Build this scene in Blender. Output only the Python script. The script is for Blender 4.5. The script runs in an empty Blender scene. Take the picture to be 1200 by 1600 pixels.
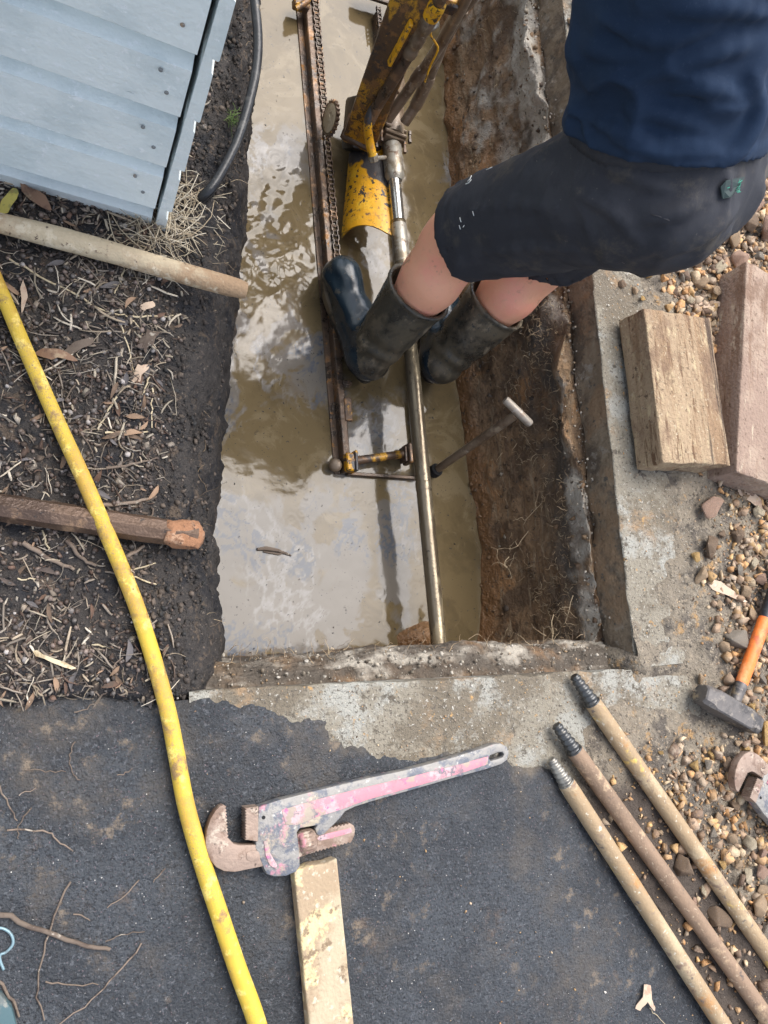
import bpy, bmesh, math, random
import numpy as np
from mathutils import Vector, Matrix, noise as mnoise
from mathutils.bvhtree import BVHTree

random.seed(7)
RNG = np.random.default_rng(11)
scene = bpy.context.scene
COL = scene.collection

# ------------------------------------------------------------------ camera
FPX, NADIR, CAM_H = 1202.0, (20.0, 1020.0), 1.5      # focal length and nadir in 1200x1600 pixels, eye height in metres
_d = np.array([(NADIR[0]-600)/FPX, -(NADIR[1]-800)/FPX, -1.0]); _d /= np.linalg.norm(_d)
_Z = -_d
_t = np.array([-0.0628, 0.9868, -0.1503])             # the pit's long axis as the camera sees it
_Y = _t - _Z*(_t @ _Z); _Y /= np.linalg.norm(_Y)
_X = np.cross(_Y, _Z)
BAS = np.stack([_X, _Y, _Z])                          # rows: world axes in camera space

def P(px, py, z):
    """point of the world at height z that the photograph shows at (px, py)"""
    r = BAS @ np.array([(px-600)/FPX, -(py-800)/FPX, -1.0])
    t = (z-CAM_H)/r[2]
    return np.array([r[0]*t, r[1]*t, z])

cam_d = bpy.data.cameras.new('camera'); cam = bpy.data.objects.new('camera', cam_d); COL.objects.link(cam)
cam_d.sensor_fit = 'HORIZONTAL'; cam_d.sensor_width = 36; cam_d.lens = 36*FPX/1200
cam_d.clip_start = 0.02; cam_d.clip_end = 2000
cam.matrix_world = Matrix(((*BAS[0], 0), (*BAS[1], 0), (*BAS[2], CAM_H), (0, 0, 0, 1)))
scene.camera = cam

# ------------------------------------------------------------------ sky and sun
_w = P(455, 560, -.5)
SUN_DIR = Vector((_w[0], _w[1], 2.0)).normalized()
sun_el = math.asin(SUN_DIR.z); sun_az = math.atan2(SUN_DIR.x, SUN_DIR.y)
world = bpy.data.worlds.new('World'); scene.world = world; world.use_nodes = True
wn = world.node_tree.nodes; wn.clear()
sky = wn.new('ShaderNodeTexSky'); sky.sky_type = 'NISHITA'; sky.sun_disc = False
sky.sun_elevation = sun_el; sky.sun_rotation = sun_az
sky.air_density = .8; sky.dust_density = 2.5; sky.ozone_density = .5
bg = wn.new('ShaderNodeBackground'); bg.inputs[1].default_value = 0.15
wo = wn.new('ShaderNodeOutputWorld')
hsv = wn.new('ShaderNodeHueSaturation'); hsv.inputs['Saturation'].default_value = .5      # thin cloud greys the blue
world.node_tree.links.new(sky.outputs[0], hsv.inputs['Color']); world.node_tree.links.new(hsv.outputs[0], bg.inputs[0]); world.node_tree.links.new(bg.outputs[0], wo.inputs[0])
sl = bpy.data.lights.new('sun', 'SUN'); sun = bpy.data.objects.new('sun', sl); COL.objects.link(sun)
sl.energy = 1.5; sl.angle = math.radians(52); sl.color = (1.0, 0.955, 0.9)
sun.rotation_euler = SUN_DIR.to_track_quat('Z', 'Y').to_euler()
vs = scene.view_settings
vs.view_transform = 'Standard'; vs.look = 'None'; vs.exposure = 1.28; vs.gamma = 1; vs.use_curve_mapping = False

# ------------------------------------------------------------------ numeric noise
def _hash(ix, iy, iz, seed):
    h = (ix.astype(np.int64)*374761393 + iy.astype(np.int64)*668265263 + iz.astype(np.int64)*2147483647 + seed*1274126177) & 0xffffffff
    h = ((h ^ (h >> 13))*1274126177) & 0xffffffff
    h = ((h ^ (h >> 15))*2246822519) & 0xffffffff
    return ((h ^ (h >> 16)) & 0xffff)/65535.0

def vn(x, y, z=None, seed=0):
    x = np.asarray(x, float); y = np.asarray(y, float)
    if z is None:
        ix, iy = np.floor(x), np.floor(y); fx, fy = x-ix, y-iy
        fx = fx*fx*(3-2*fx); fy = fy*fy*(3-2*fy); o = np.zeros_like(ix)
        a = _hash(ix, iy, o, seed); b = _hash(ix+1, iy, o, seed); c = _hash(ix, iy+1, o, seed); d = _hash(ix+1, iy+1, o, seed)
        return (a+(b-a)*fx)*(1-fy) + (c+(d-c)*fx)*fy
    z = np.asarray(z, float)
    x, y, z = np.broadcast_arrays(x, y, z)
    iz = np.floor(z); fz = z-iz; fz = fz*fz*(3-2*fz)
    ix, iy = np.floor(x), np.floor(y); fx, fy = x-ix, y-iy
    fx = fx*fx*(3-2*fx); fy = fy*fy*(3-2*fy)
    r = []
    for k in (0, 1):
        a = _hash(ix, iy, iz+k, seed); b = _hash(ix+1, iy, iz+k, seed); c = _hash(ix, iy+1, iz+k, seed); d = _hash(ix+1, iy+1, iz+k, seed)
        r.append((a+(b-a)*fx)*(1-fy) + (c+(d-c)*fx)*fy)
    return r[0]+(r[1]-r[0])*fz

def fbm(x, y, s, octv=4, seed=0, z=None, gain=.5):
    """fractal noise in -1..1, s = size of the largest feature in metres"""
    t = 0; a = 1; n = 0; f = 1.0/s
    for k in range(octv):
        t = t + a*(vn(np.asarray(x)*f+k*17.3, np.asarray(y)*f-k*9.1, None if z is None else np.asarray(z)*f+k*5.7, seed+k)*2-1)
        n += a; a *= gain; f *= 2.03
    return t/n

def sstep(a, b, x):
    t = np.clip((x-a)/(b-a), 0, 1); return t*t*(3-2*t)

def poly_sd(px, py, poly):
    """signed distance to a closed polygon, positive inside"""
    px = np.asarray(px, float); py = np.asarray(py, float)
    d = np.full(px.shape, 1e9); ins = np.zeros(px.shape, bool)
    n = len(poly)
    for i in range(n):
        ax, ay = poly[i][0], poly[i][1]; bx, by = poly[(i+1) % n][0], poly[(i+1) % n][1]
        ex, ey = bx-ax, by-ay; L = ex*ex+ey*ey+1e-12
        t = np.clip(((px-ax)*ex+(py-ay)*ey)/L, 0, 1)
        d = np.minimum(d, np.hypot(px-ax-t*ex, py-ay-t*ey))
        c = ((ay > py) != (by > py)) & (px < (bx-ax)*(py-ay)/((by-ay) if abs(by-ay) > 1e-12 else 1e-12)+ax)
        ins ^= c
    return np.where(ins, d, -d)

# ------------------------------------------------------------------ materials
def mat(name, base, layers=(), rough=.7, metal=0.0, bump=(), attr=None, objrand=False, spec=.5, ior=None,
        coat=0.0, coat_rough=.1, objtint=0.0, sss=0.0, amul=1.0):
    """base colour (or the vertex colour attr) under layers of dirt, rust, paint: (colour, scale, lo, hi, {options})"""
    m = bpy.data.materials.new(name); m.use_nodes = True
    nt = m.node_tree; N = nt.nodes; L = nt.links
    b = N['Principled BSDF']
    tc = N.new('ShaderNodeTexCoord'); vec = tc.outputs['Object']
    oi = None
    if objrand or objtint:
        oi = N.new('ShaderNodeObjectInfo')
    if objrand:
        ad = N.new('ShaderNodeVectorMath'); ad.operation = 'MULTIPLY_ADD'
        cb = N.new('ShaderNodeCombineXYZ')
        for i in range(3): L.new(oi.outputs['Random'], cb.inputs[i])
        L.new(cb.outputs[0], ad.inputs[0]); ad.inputs[1].default_value = (17, 31, 23); L.new(vec, ad.inputs[2]); vec = ad.outputs[0]
    def mapped(st):
        if st is None: return vec
        mp = N.new('ShaderNodeMapping'); L.new(vec, mp.inputs[0]); mp.inputs['Scale'].default_value = st
        return mp.outputs[0]
    if attr:
        at = N.new('ShaderNodeAttribute'); at.attribute_name = attr; cur = at.outputs['Color']
    else:
        rg = N.new('ShaderNodeRGB'); rg.outputs[0].default_value = (*base, 1); cur = rg.outputs[0]
    if objtint:
        hs = N.new('ShaderNodeHueSaturation'); L.new(cur, hs.inputs['Color'])
        mr = N.new('ShaderNodeMapRange'); L.new(oi.outputs['Random'], mr.inputs[0]); mr.inputs[3].default_value = 1-objtint; mr.inputs[4].default_value = 1+objtint
        L.new(mr.outputs[0], hs.inputs['Value']); cur = hs.outputs[0]
    rv = N.new('ShaderNodeValue'); rv.outputs[0].default_value = rough; rcur = rv.outputs[0]
    mv = None
    for ly in layers:
        c, sc, lo, hi = ly[:4]; o = ly[4] if len(ly) > 4 else {}
        k = o.get('kind', 'noise')
        if k == 'attr':
            t = N.new('ShaderNodeAttribute'); t.attribute_name = o['attr']; fac = t.outputs['Fac']
            if o.get('warp'):
                nz = N.new('ShaderNodeTexNoise'); nz.inputs['Scale'].default_value = sc; nz.inputs['Detail'].default_value = o.get('detail', 6)
                nz.inputs['Distortion'].default_value = o.get('dist', 0)
                L.new(mapped(o.get('st')), nz.inputs['Vector'])
                ma = N.new('ShaderNodeMath'); ma.operation = 'MULTIPLY_ADD'; L.new(nz.outputs['Fac'], ma.inputs[0]); ma.inputs[1].default_value = o['warp']
                L.new(fac, ma.inputs[2]); mb = N.new('ShaderNodeMath'); mb.operation = 'SUBTRACT'; L.new(ma.outputs[0], mb.inputs[0]); mb.inputs[1].default_value = o['warp']*.5
                fac = mb.outputs[0]
        elif k == 'voronoi':
            t = N.new('ShaderNodeTexVoronoi'); t.inputs['Scale'].default_value = sc; L.new(mapped(o.get('st')), t.inputs['Vector'])
            fac = t.outputs[o.get('out', 'Distance')]
        elif k == 'wave':
            t = N.new('ShaderNodeTexWave'); t.inputs['Scale'].default_value = sc; t.inputs['Distortion'].default_value = o.get('dist', 4)
            t.inputs['Detail'].default_value = o.get('detail', 3); t.inputs['Detail Scale'].default_value = o.get('ds', 2); L.new(mapped(o.get('st')), t.inputs['Vector']); fac = t.outputs['Fac']
        else:
            t = N.new('ShaderNodeTexNoise'); t.inputs['Scale'].default_value = sc; t.inputs['Detail'].default_value = o.get('detail', 8)
            t.inputs['Roughness'].default_value = o.get('nr', .66); t.inputs['Distortion'].default_value = o.get('dist', 0)
            L.new(mapped(o.get('st')), t.inputs['Vector'])
            gn = N.new('ShaderNodeMath'); gn.operation = 'MULTIPLY_ADD'; L.new(t.outputs['Fac'], gn.inputs[0]); gn.inputs[1].default_value = 1.3; gn.inputs[2].default_value = -.15; fac = gn.outputs[0]
        mr = N.new('ShaderNodeMapRange'); mr.interpolation_type = 'SMOOTHSTEP'
        L.new(fac, mr.inputs[0]); mr.inputs[1].default_value = lo; mr.inputs[2].default_value = hi
        mr.inputs[4].default_value = o.get('amt', 1.0)
        if lo > hi:
            mr.inputs[1].default_value = hi; mr.inputs[2].default_value = lo; mr.inputs[3].default_value = o.get('amt', 1.0); mr.inputs[4].default_value = 0
        f = mr.outputs[0]
        if 'gate' in o:      # a second, larger noise that says where the layer may show
            gs, glo, ghi = o['gate']
            g = N.new('ShaderNodeTexNoise'); g.inputs['Scale'].default_value = gs; g.inputs['Detail'].default_value = 4; L.new(vec, g.inputs['Vector'])
            gn = N.new('ShaderNodeMath'); gn.operation = 'MULTIPLY_ADD'; L.new(g.outputs['Fac'], gn.inputs[0]); gn.inputs[1].default_value = 1.3; gn.inputs[2].default_value = -.15
            gm = N.new('ShaderNodeMapRange'); gm.interpolation_type = 'SMOOTHSTEP'; L.new(gn.outputs[0], gm.inputs[0]); gm.inputs[1].default_value = glo; gm.inputs[2].default_value = ghi
            mm = N.new('ShaderNodeMath'); mm.operation = 'MULTIPLY'; L.new(f, mm.inputs[0]); L.new(gm.outputs[0], mm.inputs[1]); f = mm.outputs[0]
        mx = N.new('ShaderNodeMix'); mx.data_type = 'RGBA'; mx.blend_type = o.get('mode', 'MIX'); L.new(f, mx.inputs[0]); L.new(cur, mx.inputs[6])
        mx.inputs[7].default_value = (*c, 1); cur = mx.outputs[2]
        if 'rough' in o:
            mf = N.new('ShaderNodeMix'); L.new(f, mf.inputs[0]); L.new(rcur, mf.inputs[2]); mf.inputs[3].default_value = o['rough']; rcur = mf.outputs[0]
        if 'metal' in o:
            if mv is None:
                v = N.new('ShaderNodeValue'); v.outputs[0].default_value = metal; mv = v.outputs[0]
            mf = N.new('ShaderNodeMix'); L.new(f, mf.inputs[0]); L.new(mv, mf.inputs[2]); mf.inputs[3].default_value = o['metal']; mv = mf.outputs[0]
    L.new(cur, b.inputs['Base Color']); L.new(rcur, b.inputs['Roughness'])
    if mv is not None: L.new(mv, b.inputs['Metallic'])
    else: b.inputs['Metallic'].default_value = metal
    b.inputs['Specular IOR Level'].default_value = spec
    if ior: b.inputs['IOR'].default_value = ior
    if coat: b.inputs['Coat Weight'].default_value = coat; b.inputs['Coat Roughness'].default_value = coat_rough
    if sss:
        b.inputs['Subsurface Weight'].default_value = sss; b.inputs['Subsurface Radius'].default_value = (.012, .004, .002); b.inputs['Subsurface Scale'].default_value = 1
    nrm = None
    for bp in bump:
        sc, st = bp[0], bp[1]; o = bp[2] if len(bp) > 2 else {}
        k = o.get('kind', 'noise')
        if k == 'voronoi':
            t = N.new('ShaderNodeTexVoronoi'); t.inputs['Scale'].default_value = sc; L.new(mapped(o.get('st')), t.inputs['Vector']); h = t.outputs['Distance']
        elif k == 'wave':
            t = N.new('ShaderNodeTexWave'); t.inputs['Scale'].default_value = sc; t.inputs['Distortion'].default_value = o.get('dist', 4); t.inputs['Detail'].default_value = 3
            L.new(mapped(o.get('st')), t.inputs['Vector']); h = t.outputs['Fac']
        else:
            t = N.new('ShaderNodeTexNoise'); t.inputs['Scale'].default_value = sc; t.inputs['Detail'].default_value = o.get('detail', 5); t.inputs['Distortion'].default_value = o.get('dist', 0)
            L.new(mapped(o.get('st')), t.inputs['Vector']); h = t.outputs['Fac']
        bu = N.new('ShaderNodeBump'); bu.inputs['Strength'].default_value = o.get('k', .8); bu.inputs['Distance'].default_value = st
        L.new(h, bu.inputs['Height'])
        if nrm is not None: L.new(nrm, bu.inputs['Normal'])
        nrm = bu.outputs[0]
    if nrm is not None: L.new(nrm, b.inputs['Normal'])
    return m

# ------------------------------------------------------------------ mesh building
def mesh_from(name, V, F, smooth=False):
    V = np.asarray(V, float)
    me = bpy.data.meshes.new(name)
    if isinstance(F, np.ndarray):
        k = F.shape[1]; n = len(F)
        me.vertices.add(len(V)); me.vertices.foreach_set('co', V.astype(np.float32).ravel())
        me.loops.add(n*k); me.loops.foreach_set('vertex_index', F.astype(np.int32).ravel())
        me.polygons.add(n); me.polygons.foreach_set('loop_start', np.arange(0, n*k, k, dtype=np.int32))
        me.polygons.foreach_set('loop_total', np.full(n, k, np.int32))
        me.update(calc_edges=True); me.validate()
    else:
        me.from_pydata([tuple(v) for v in V], [], [tuple(f) for f in F]); me.update()
    if smooth: me.polygons.foreach_set('use_smooth', np.ones(len(me.polygons), bool))
    return me

class MB:
    """collects shapes that become one mesh"""
    def __init__(s): s.V = []; s.F = []; s.n = 0
    def add(s, V, F):
        V = np.asarray(V, float)
        s.V.append(V); s.F += [tuple(int(i)+s.n for i in f) for f in F]; s.n += len(V); return s
    def verts(s): return np.concatenate(s.V)

def base_of(parent):
    return np.array(parent.location) if parent is not None else np.zeros(3)

def obj(name, shape, material, parent=None, smooth=True, angle=40, kind=None, local=False, label=None):
    """link one mesh object; shapes are given in world coordinates and stored relative to the parent's base"""
    V, F = (shape.verts(), shape.F) if isinstance(shape, MB) else shape
    V = np.asarray(V, float)
    if parent is not None and not local:
        o_ = parent; off = np.zeros(3)
        while o_ is not None: off = off+np.array(o_.location); o_ = o_.parent
        V = V-off
    me = mesh_from(name, V, F, smooth)
    if smooth and angle < 180: me.set_sharp_from_angle(angle=math.radians(angle))
    me.materials.append(material)
    o = bpy.data.objects.new(name, me); COL.objects.link(o)
    if parent is not None: o.parent = parent
    if kind: o['kind'] = kind
    if label: o['label'] = label
    return o

def tag(o, label=None, cat=None, group=None, kind=None):
    if label: o['label'] = label
    if cat: o['category'] = cat
    if group: o['group'] = group
    if kind: o['kind'] = kind
    return o

def thing(name, label, cat, loc, group=None):
    o = bpy.data.objects.new(name, None); COL.objects.link(o); o.location = tuple(loc); o.empty_display_size = .05
    return tag(o, label, cat, group)

def single(name, shape, material, label, cat, group=None, smooth=True, angle=40):
    """a thing that is one mesh: its origin goes to its own base"""
    V, F = (shape.verts(), shape.F) if isinstance(shape, MB) else shape
    V = np.asarray(V, float); c = V.mean(0); c[2] = V[:, 2].min()
    o = obj(name, (V-c, F), material, None, smooth, angle); o.location = tuple(c)
    return tag(o, label, cat, group)

def frame(a, b, up=None):
    d = np.asarray(b, float)-np.asarray(a, float); d = d/(np.linalg.norm(d)+1e-12)
    u = np.array([0, 0, 1.0]) if up is None else np.asarray(up, float)
    if abs(d @ u) > .97: u = np.array([0, 1.0, 0])
    s = np.cross(d, u); s /= np.linalg.norm(s); t = np.cross(s, d)
    return d, s, t

def catmull(pts, n=8):
    pts = [np.asarray(p, float) for p in pts]
    q = [2*pts[0]-pts[1]]+pts+[2*pts[-1]-pts[-2]]
    out = []
    for i in range(1, len(q)-2):
        for k in range(n):
            t = k/n
            out.append(.5*((2*q[i])+(-q[i-1]+q[i+1])*t+(2*q[i-1]-5*q[i]+4*q[i+1]-q[i+2])*t*t+(-q[i-1]+3*q[i]-3*q[i+1]+q[i+2])*t**3))
    out.append(pts[-1]); return np.array(out)

def tube(path, r, n=12, cap=True, squash=1.0, rfun=None):
    path = np.asarray(path, float); m = len(path)
    r = np.full(m, r, float) if np.isscalar(r) else np.asarray(r, float)
    tan = np.gradient(path, axis=0); tan /= np.linalg.norm(tan, axis=1)[:, None]+1e-12
    _, s, t = frame(path[0], path[0]+tan[0])
    V = []
    for i in range(m):
        d = tan[i]; s = s-d*(s @ d); s /= np.linalg.norm(s); t = np.cross(s, d)
        for k in range(n):
            a = 2*math.pi*k/n; rr = r[i]*(rfun(i, a) if rfun else 1)
            V.append(path[i]+s*(math.cos(a)*rr)+t*(math.sin(a)*rr*squash))
    F = []
    for i in range(m-1):
        for k in range(n):
            F.append((i*n+k, i*n+(k+1) % n, (i+1)*n+(k+1) % n, (i+1)*n+k))
    if cap:
        F.append(tuple(range(n-1, -1, -1))); F.append(tuple(range((m-1)*n, m*n)))
    return np.array(V), F

def lathe(a, b, prof, n=20, cap=True):
    """prof: (t along a->b, radius)"""
    a = np.asarray(a, float); b = np.asarray(b, float); d, s, t = frame(a, b)
    V = []
    for (u, r) in prof:
        for k in range(n):
            w = 2*math.pi*k/n; V.append(a+(b-a)*u+s*math.cos(w)*r+t*math.sin(w)*r)
    F = []; m = len(prof)
    for i in range(m-1):
        for k in range(n): F.append((i*n+k, i*n+(k+1) % n, (i+1)*n+(k+1) % n, (i+1)*n+k))
    if cap: F.append(tuple(range(n-1, -1, -1))); F.append(tuple(range((m-1)*n, m*n)))
    return np.array(V), F

def box(c, size, ax=None, bevel=0.0, seg=1):
    bm = bmesh.new(); bmesh.ops.create_cube(bm, size=1)
    for v in bm.verts: v.co = Vector((v.co.x*size[0], v.co.y*size[1], v.co.z*size[2]))
    if bevel: bmesh.ops.bevel(bm, geom=bm.edges[:], offset=bevel, segments=seg, affect='EDGES', profile=.5)
    V = np.array([v.co[:] for v in bm.verts]); bm.verts.index_update()
    F = [tuple(v.index for v in f.verts) for f in bm.faces]; bm.free()
    if ax is not None:
        A = np.stack([np.asarray(a, float) for a in ax]); V = V @ A
    return V+np.asarray(c, float), F

def bar(a, b, w, h, up=(0, 0, 1), bevel=.0015):
    a = np.asarray(a, float); b = np.asarray(b, float); d, s, t = frame(a, b, up)
    return box((a+b)/2, (np.linalg.norm(b-a), w, h), (d, s, t), bevel)

def prism(outline, z0, z1, bevel=0.0, holes=(), seg=2):
    """outline in 2-D extruded from z0 to z1, edges rounded"""
    bm = bmesh.new()
    def ring(pts): 
        vs_ = [bm.verts.new((p[0], p[1], z0)) for p in pts]
        return [bm.edges.new((vs_[i], vs_[(i+1) % len(vs_)])) for i in range(len(vs_))]
    es = ring(outline)
    for h in holes: es += ring(h)
    r = bmesh.ops.triangle_fill(bm, use_beauty=True, use_dissolve=False, edges=es)
    fs = [g for g in r['geom'] if isinstance(g, bmesh.types.BMFace)]
    ex = bmesh.ops.extrude_face_region(bm, geom=fs)
    for g in ex['geom']:
        if isinstance(g, bmesh.types.BMVert): g.co.z = z1
    bmesh.ops.recalc_face_normals(bm, faces=bm.faces[:])
    if bevel:
        sharp = [e for e in bm.edges if len(e.link_faces) == 2 and e.calc_face_angle(0) > .8 and abs(e.verts[0].co.z-e.verts[1].co.z) < 1e-6]
        bmesh.ops.bevel(bm, geom=sharp, offset=bevel, segments=seg, affect='EDGES', profile=.5, clamp_overlap=True)
    bm.verts.index_update()
    V = np.array([v.co[:] for v in bm.verts]); F = [tuple(v.index for v in f.verts) for f in bm.faces]; bm.free()
    return V, F

def grid_faces(m, n):
    i = np.arange(m-1)[:, None]*n+np.arange(n-1)[None, :]
    return np.stack([i, i+1, i+n+1, i+n], -1).reshape(-1, 4)

def grid_obj(name, X, Y, Z, material, flip=False, attrs=None, smooth=True, parent=None, drop=None):
    m, n = X.shape; F = grid_faces(m, n)
    if drop is not None: F = F[~drop.ravel()[F].any(1)]
    if flip: F = F[:, ::-1]
    V = np.stack([X, Y, Z], -1).reshape(-1, 3)
    me = mesh_from(name, V, F, smooth); me.materials.append(material)
    for k, a in (attrs or {}).items():
        at = me.attributes.new(k, 'FLOAT', 'POINT'); at.data.foreach_set('value', a.astype(np.float32).ravel())
    o = bpy.data.objects.new(name, me); COL.objects.link(o)
    if parent: o.parent = parent
    return o

def col_obj(name, V, F, C, material, label=None, smooth=False):
    me = mesh_from(name, V, F, smooth); me.materials.append(material)
    at = me.attributes.new('tone', 'FLOAT_COLOR', 'POINT'); at.data.foreach_set('color', np.c_[C, np.ones(len(C))].astype(np.float32).ravel())
    o = bpy.data.objects.new(name, me); COL.objects.link(o); o['kind'] = 'stuff'
    if label: o['label'] = label
    return o

def ico(sub):
    bm = bmesh.new(); bmesh.ops.create_icosphere(bm, subdivisions=sub, radius=1)
    bm.verts.index_update(); V = np.array([v.co[:] for v in bm.verts]); F = np.array([[v.index for v in f.verts] for f in bm.faces]); bm.free()
    return V, F

def rock_shape(sub, rng, npt=13, soft=0.0):
    """a broken stone: the hull of a few random points, its faces cut finer and roughened when sub > 1"""
    p = rng.normal(size=(npt, 3)); p /= np.linalg.norm(p, axis=1)[:, None]
    p = p*rng.uniform(.8, 1.1, npt)[:, None]*np.array([1, rng.uniform(.65, 1), rng.uniform(.55, .85)])
    bm = bmesh.new()
    for q in p: bm.verts.new(q)
    bmesh.ops.convex_hull(bm, input=bm.verts[:])
    for v in [v for v in bm.verts if not v.link_faces]: bm.verts.remove(v)
    if sub > 1:
        bmesh.ops.bevel(bm, geom=bm.edges[:], offset=.05, segments=1, affect='EDGES', profile=.5, clamp_overlap=True)
        bmesh.ops.triangulate(bm, faces=bm.faces[:])
        bmesh.ops.subdivide_edges(bm, edges=bm.edges[:], cuts=2, use_grid_fill=True)
        o_ = rng.uniform(0, 50)
        for v in bm.verts:
            n_ = mnoise.fractal(Vector((v.co.x*2.2+o_, v.co.y*2.2, v.co.z*2.2)), 1, 2, 4); v.co *= 1+.07*n_
    bmesh.ops.triangulate(bm, faces=bm.faces[:]); bm.verts.index_update()
    V = np.array([v.co[:] for v in bm.verts]); F = np.array([[v.index for v in f.verts] for f in bm.faces]); bm.free()
    return V, F

def rot_rand(n, rng, tilt=1.0):
    a = rng.uniform(0, 2*np.pi, n); ax = rng.normal(size=(n, 3)); ax[:, 2] *= .2; ax /= np.linalg.norm(ax, axis=1)[:, None]
    th = rng.normal(0, tilt, n)
    ca, sa = np.cos(a), np.sin(a); Z = np.zeros(n); O = np.ones(n)
    Rz = np.stack([np.stack([ca, -sa, Z], -1), np.stack([sa, ca, Z], -1), np.stack([Z, Z, O], -1)], 1)
    c, s = np.cos(th), np.sin(th); x, y, z = ax.T; C = 1-c
    Rt = np.stack([np.stack([c+x*x*C, x*y*C-z*s, x*z*C+y*s], -1), np.stack([y*x*C+z*s, c+y*y*C, y*z*C-x*s], -1), np.stack([z*x*C-y*s, z*y*C+x*s, c+z*z*C], -1)], 1)
    return np.einsum('nij,njk->nik', Rt, Rz)

def scatter(shapes, pos, scale, rot, cols, rng):
    """many copies of a few shapes (same face size) as arrays for one mesh"""
    Vs, Fs, Cs = [], [], []; off = 0
    pick = rng.integers(0, len(shapes), len(pos))
    for k, (V, F) in enumerate(shapes):
        idx = np.where(pick == k)[0]
        if not len(idx): continue
        sc = scale[idx]; sc = sc[:, None] if sc.ndim == 1 else sc
        W = np.einsum('nij,nvj->nvi', rot[idx], V[None]*sc[:, None, :])+pos[idx][:, None, :]
        nv = len(V)
        Fs.append((F[None]+(np.arange(len(idx))*nv)[:, None, None]+off).reshape(-1, F.shape[1]))
        Vs.append(W.reshape(-1, 3)); Cs.append(np.repeat(cols[idx], nv, 0)); off += nv*len(idx)
    return np.concatenate(Vs), np.concatenate(Fs), np.concatenate(Cs)

def tri(F):
    out = []
    for f in F:
        for i in range(1, len(f)-1): out.append((f[0], f[i], f[i+1]))
    return np.array(out)

# ------------------------------------------------------------------ smooth solids (signed distance -> surface nets)
class Field:
    def __init__(s, lo, hi, h):
        s.lo = np.array(lo, float); s.h = h; s.n = np.ceil((np.array(hi)-s.lo)/h).astype(int)+1
        s.d = np.full(s.n, 1.0, np.float32)
    def block(s, lo, hi):
        a = np.clip(np.floor((np.asarray(lo)-s.lo)/s.h).astype(int), 0, s.n-1); b = np.clip(np.ceil((np.asarray(hi)-s.lo)/s.h).astype(int)+1, 1, s.n)
        sl_ = tuple(slice(a[i], max(b[i], a[i]+1)) for i in range(3))
        g = [s.lo[i]+s.h*np.arange(sl_[i].start, sl_[i].stop) for i in range(3)]
        return sl_, np.meshgrid(*g, indexing='ij', sparse=True)
    def full(s):
        return s.block(s.lo, s.lo+s.h*(s.n-1))[1]
    def cone(s, a, b, ra, rb, k=.02, flat=None):
        """tapered capsule, smooth union; flat = (axis, factor) squeezes it along a direction"""
        a = np.asarray(a, float); b = np.asarray(b, float); R = max(ra, rb)+.06+k
        if flat is not None: R *= 1.25
        sl_, (x, y, z) = s.block(np.minimum(a, b)-R, np.maximum(a, b)+R)
        e = b-a; L = e @ e+1e-12
        px, py, pz = x-a[0], y-a[1], z-a[2]
        t = np.clip((px*e[0]+py*e[1]+pz*e[2])/L, 0, 1)
        qx, qy, qz = px-t*e[0], py-t*e[1], pz-t*e[2]
        if flat is not None:
            n, f = np.asarray(flat[0], float), flat[1]; n = n/np.linalg.norm(n)
            c = (qx*n[0]+qy*n[1]+qz*n[2])*(1/f-1)
            qx, qy, qz = qx+c*n[0], qy+c*n[1], qz+c*n[2]
        d = np.sqrt(qx*qx+qy*qy+qz*qz)-(ra+(rb-ra)*t)
        o = s.d[sl_]
        if k > 0:
            h = np.clip(.5+.5*(o-d)/k, 0, 1); s.d[sl_] = o*(1-h)+d*h-k*h*(1-h)
        else: s.d[sl_] = np.minimum(o, d)
        return s
    def mesh(s):
        d = s.d; ins = d < 0; n = s.n
        c = np.zeros(n-1, np.int8)
        for i in (0, 1):
            for j in (0, 1):
                for k in (0, 1): c += ins[i:n[0]-1+i, j:n[1]-1+j, k:n[2]-1+k]
        cells = np.argwhere((c > 0) & (c < 8))
        idx = np.full(n-1, -1, np.int64); idx[tuple(cells.T)] = np.arange(len(cells))
        acc = np.zeros((len(cells), 3)); cnt = np.zeros(len(cells))
        cor = np.array([(i, j, k) for i in (0, 1) for j in (0, 1) for k in (0, 1)])
        for a in range(8):
            for b in range(a+1, 8):
                if np.abs(cor[a]-cor[b]).sum() != 1: continue
                A = cells+cor[a]; Bc = cells+cor[b]
                da = d[tuple(A.T)]; db = d[tuple(Bc.T)]; m = (da < 0) != (db < 0)
                t = np.where(m, da/np.where(m, da-db, 1), 0)
                acc += np.where(m[:, None], A+(Bc-A)*t[:, None], 0); cnt += m
        V = acc/np.maximum(cnt, 1)[:, None]*s.h+s.lo
        Fs = []
        for ax in range(3):
            u, v = (ax+1) % 3, (ax+2) % 3
            s0 = [slice(0, n[i]) for i in range(3)]; s0[ax] = slice(0, n[ax]-1); s1 = list(s0); s1[ax] = slice(1, n[ax])
            a = ins[tuple(s0)]; b = ins[tuple(s1)]
            e = np.argwhere(a != b)
            ok = (e[:, u] > 0) & (e[:, v] > 0) & (e[:, u] < n[u]-1) & (e[:, v] < n[v]-1); e = e[ok]
            eu = np.zeros(3, int); eu[u] = 1; ev = np.zeros(3, int); ev[v] = 1
            q = np.stack([idx[tuple((e-eu-ev).T)], idx[tuple((e-ev).T)], idx[tuple(e.T)], idx[tuple((e-eu).T)]], 1)
            fl = a[tuple(e.T)]
            q[~fl] = q[~fl][:, ::-1]; Fs.append(q)
        F = np.concatenate(Fs); F = F[(F >= 0).all(1)]
        return V, F

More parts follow.
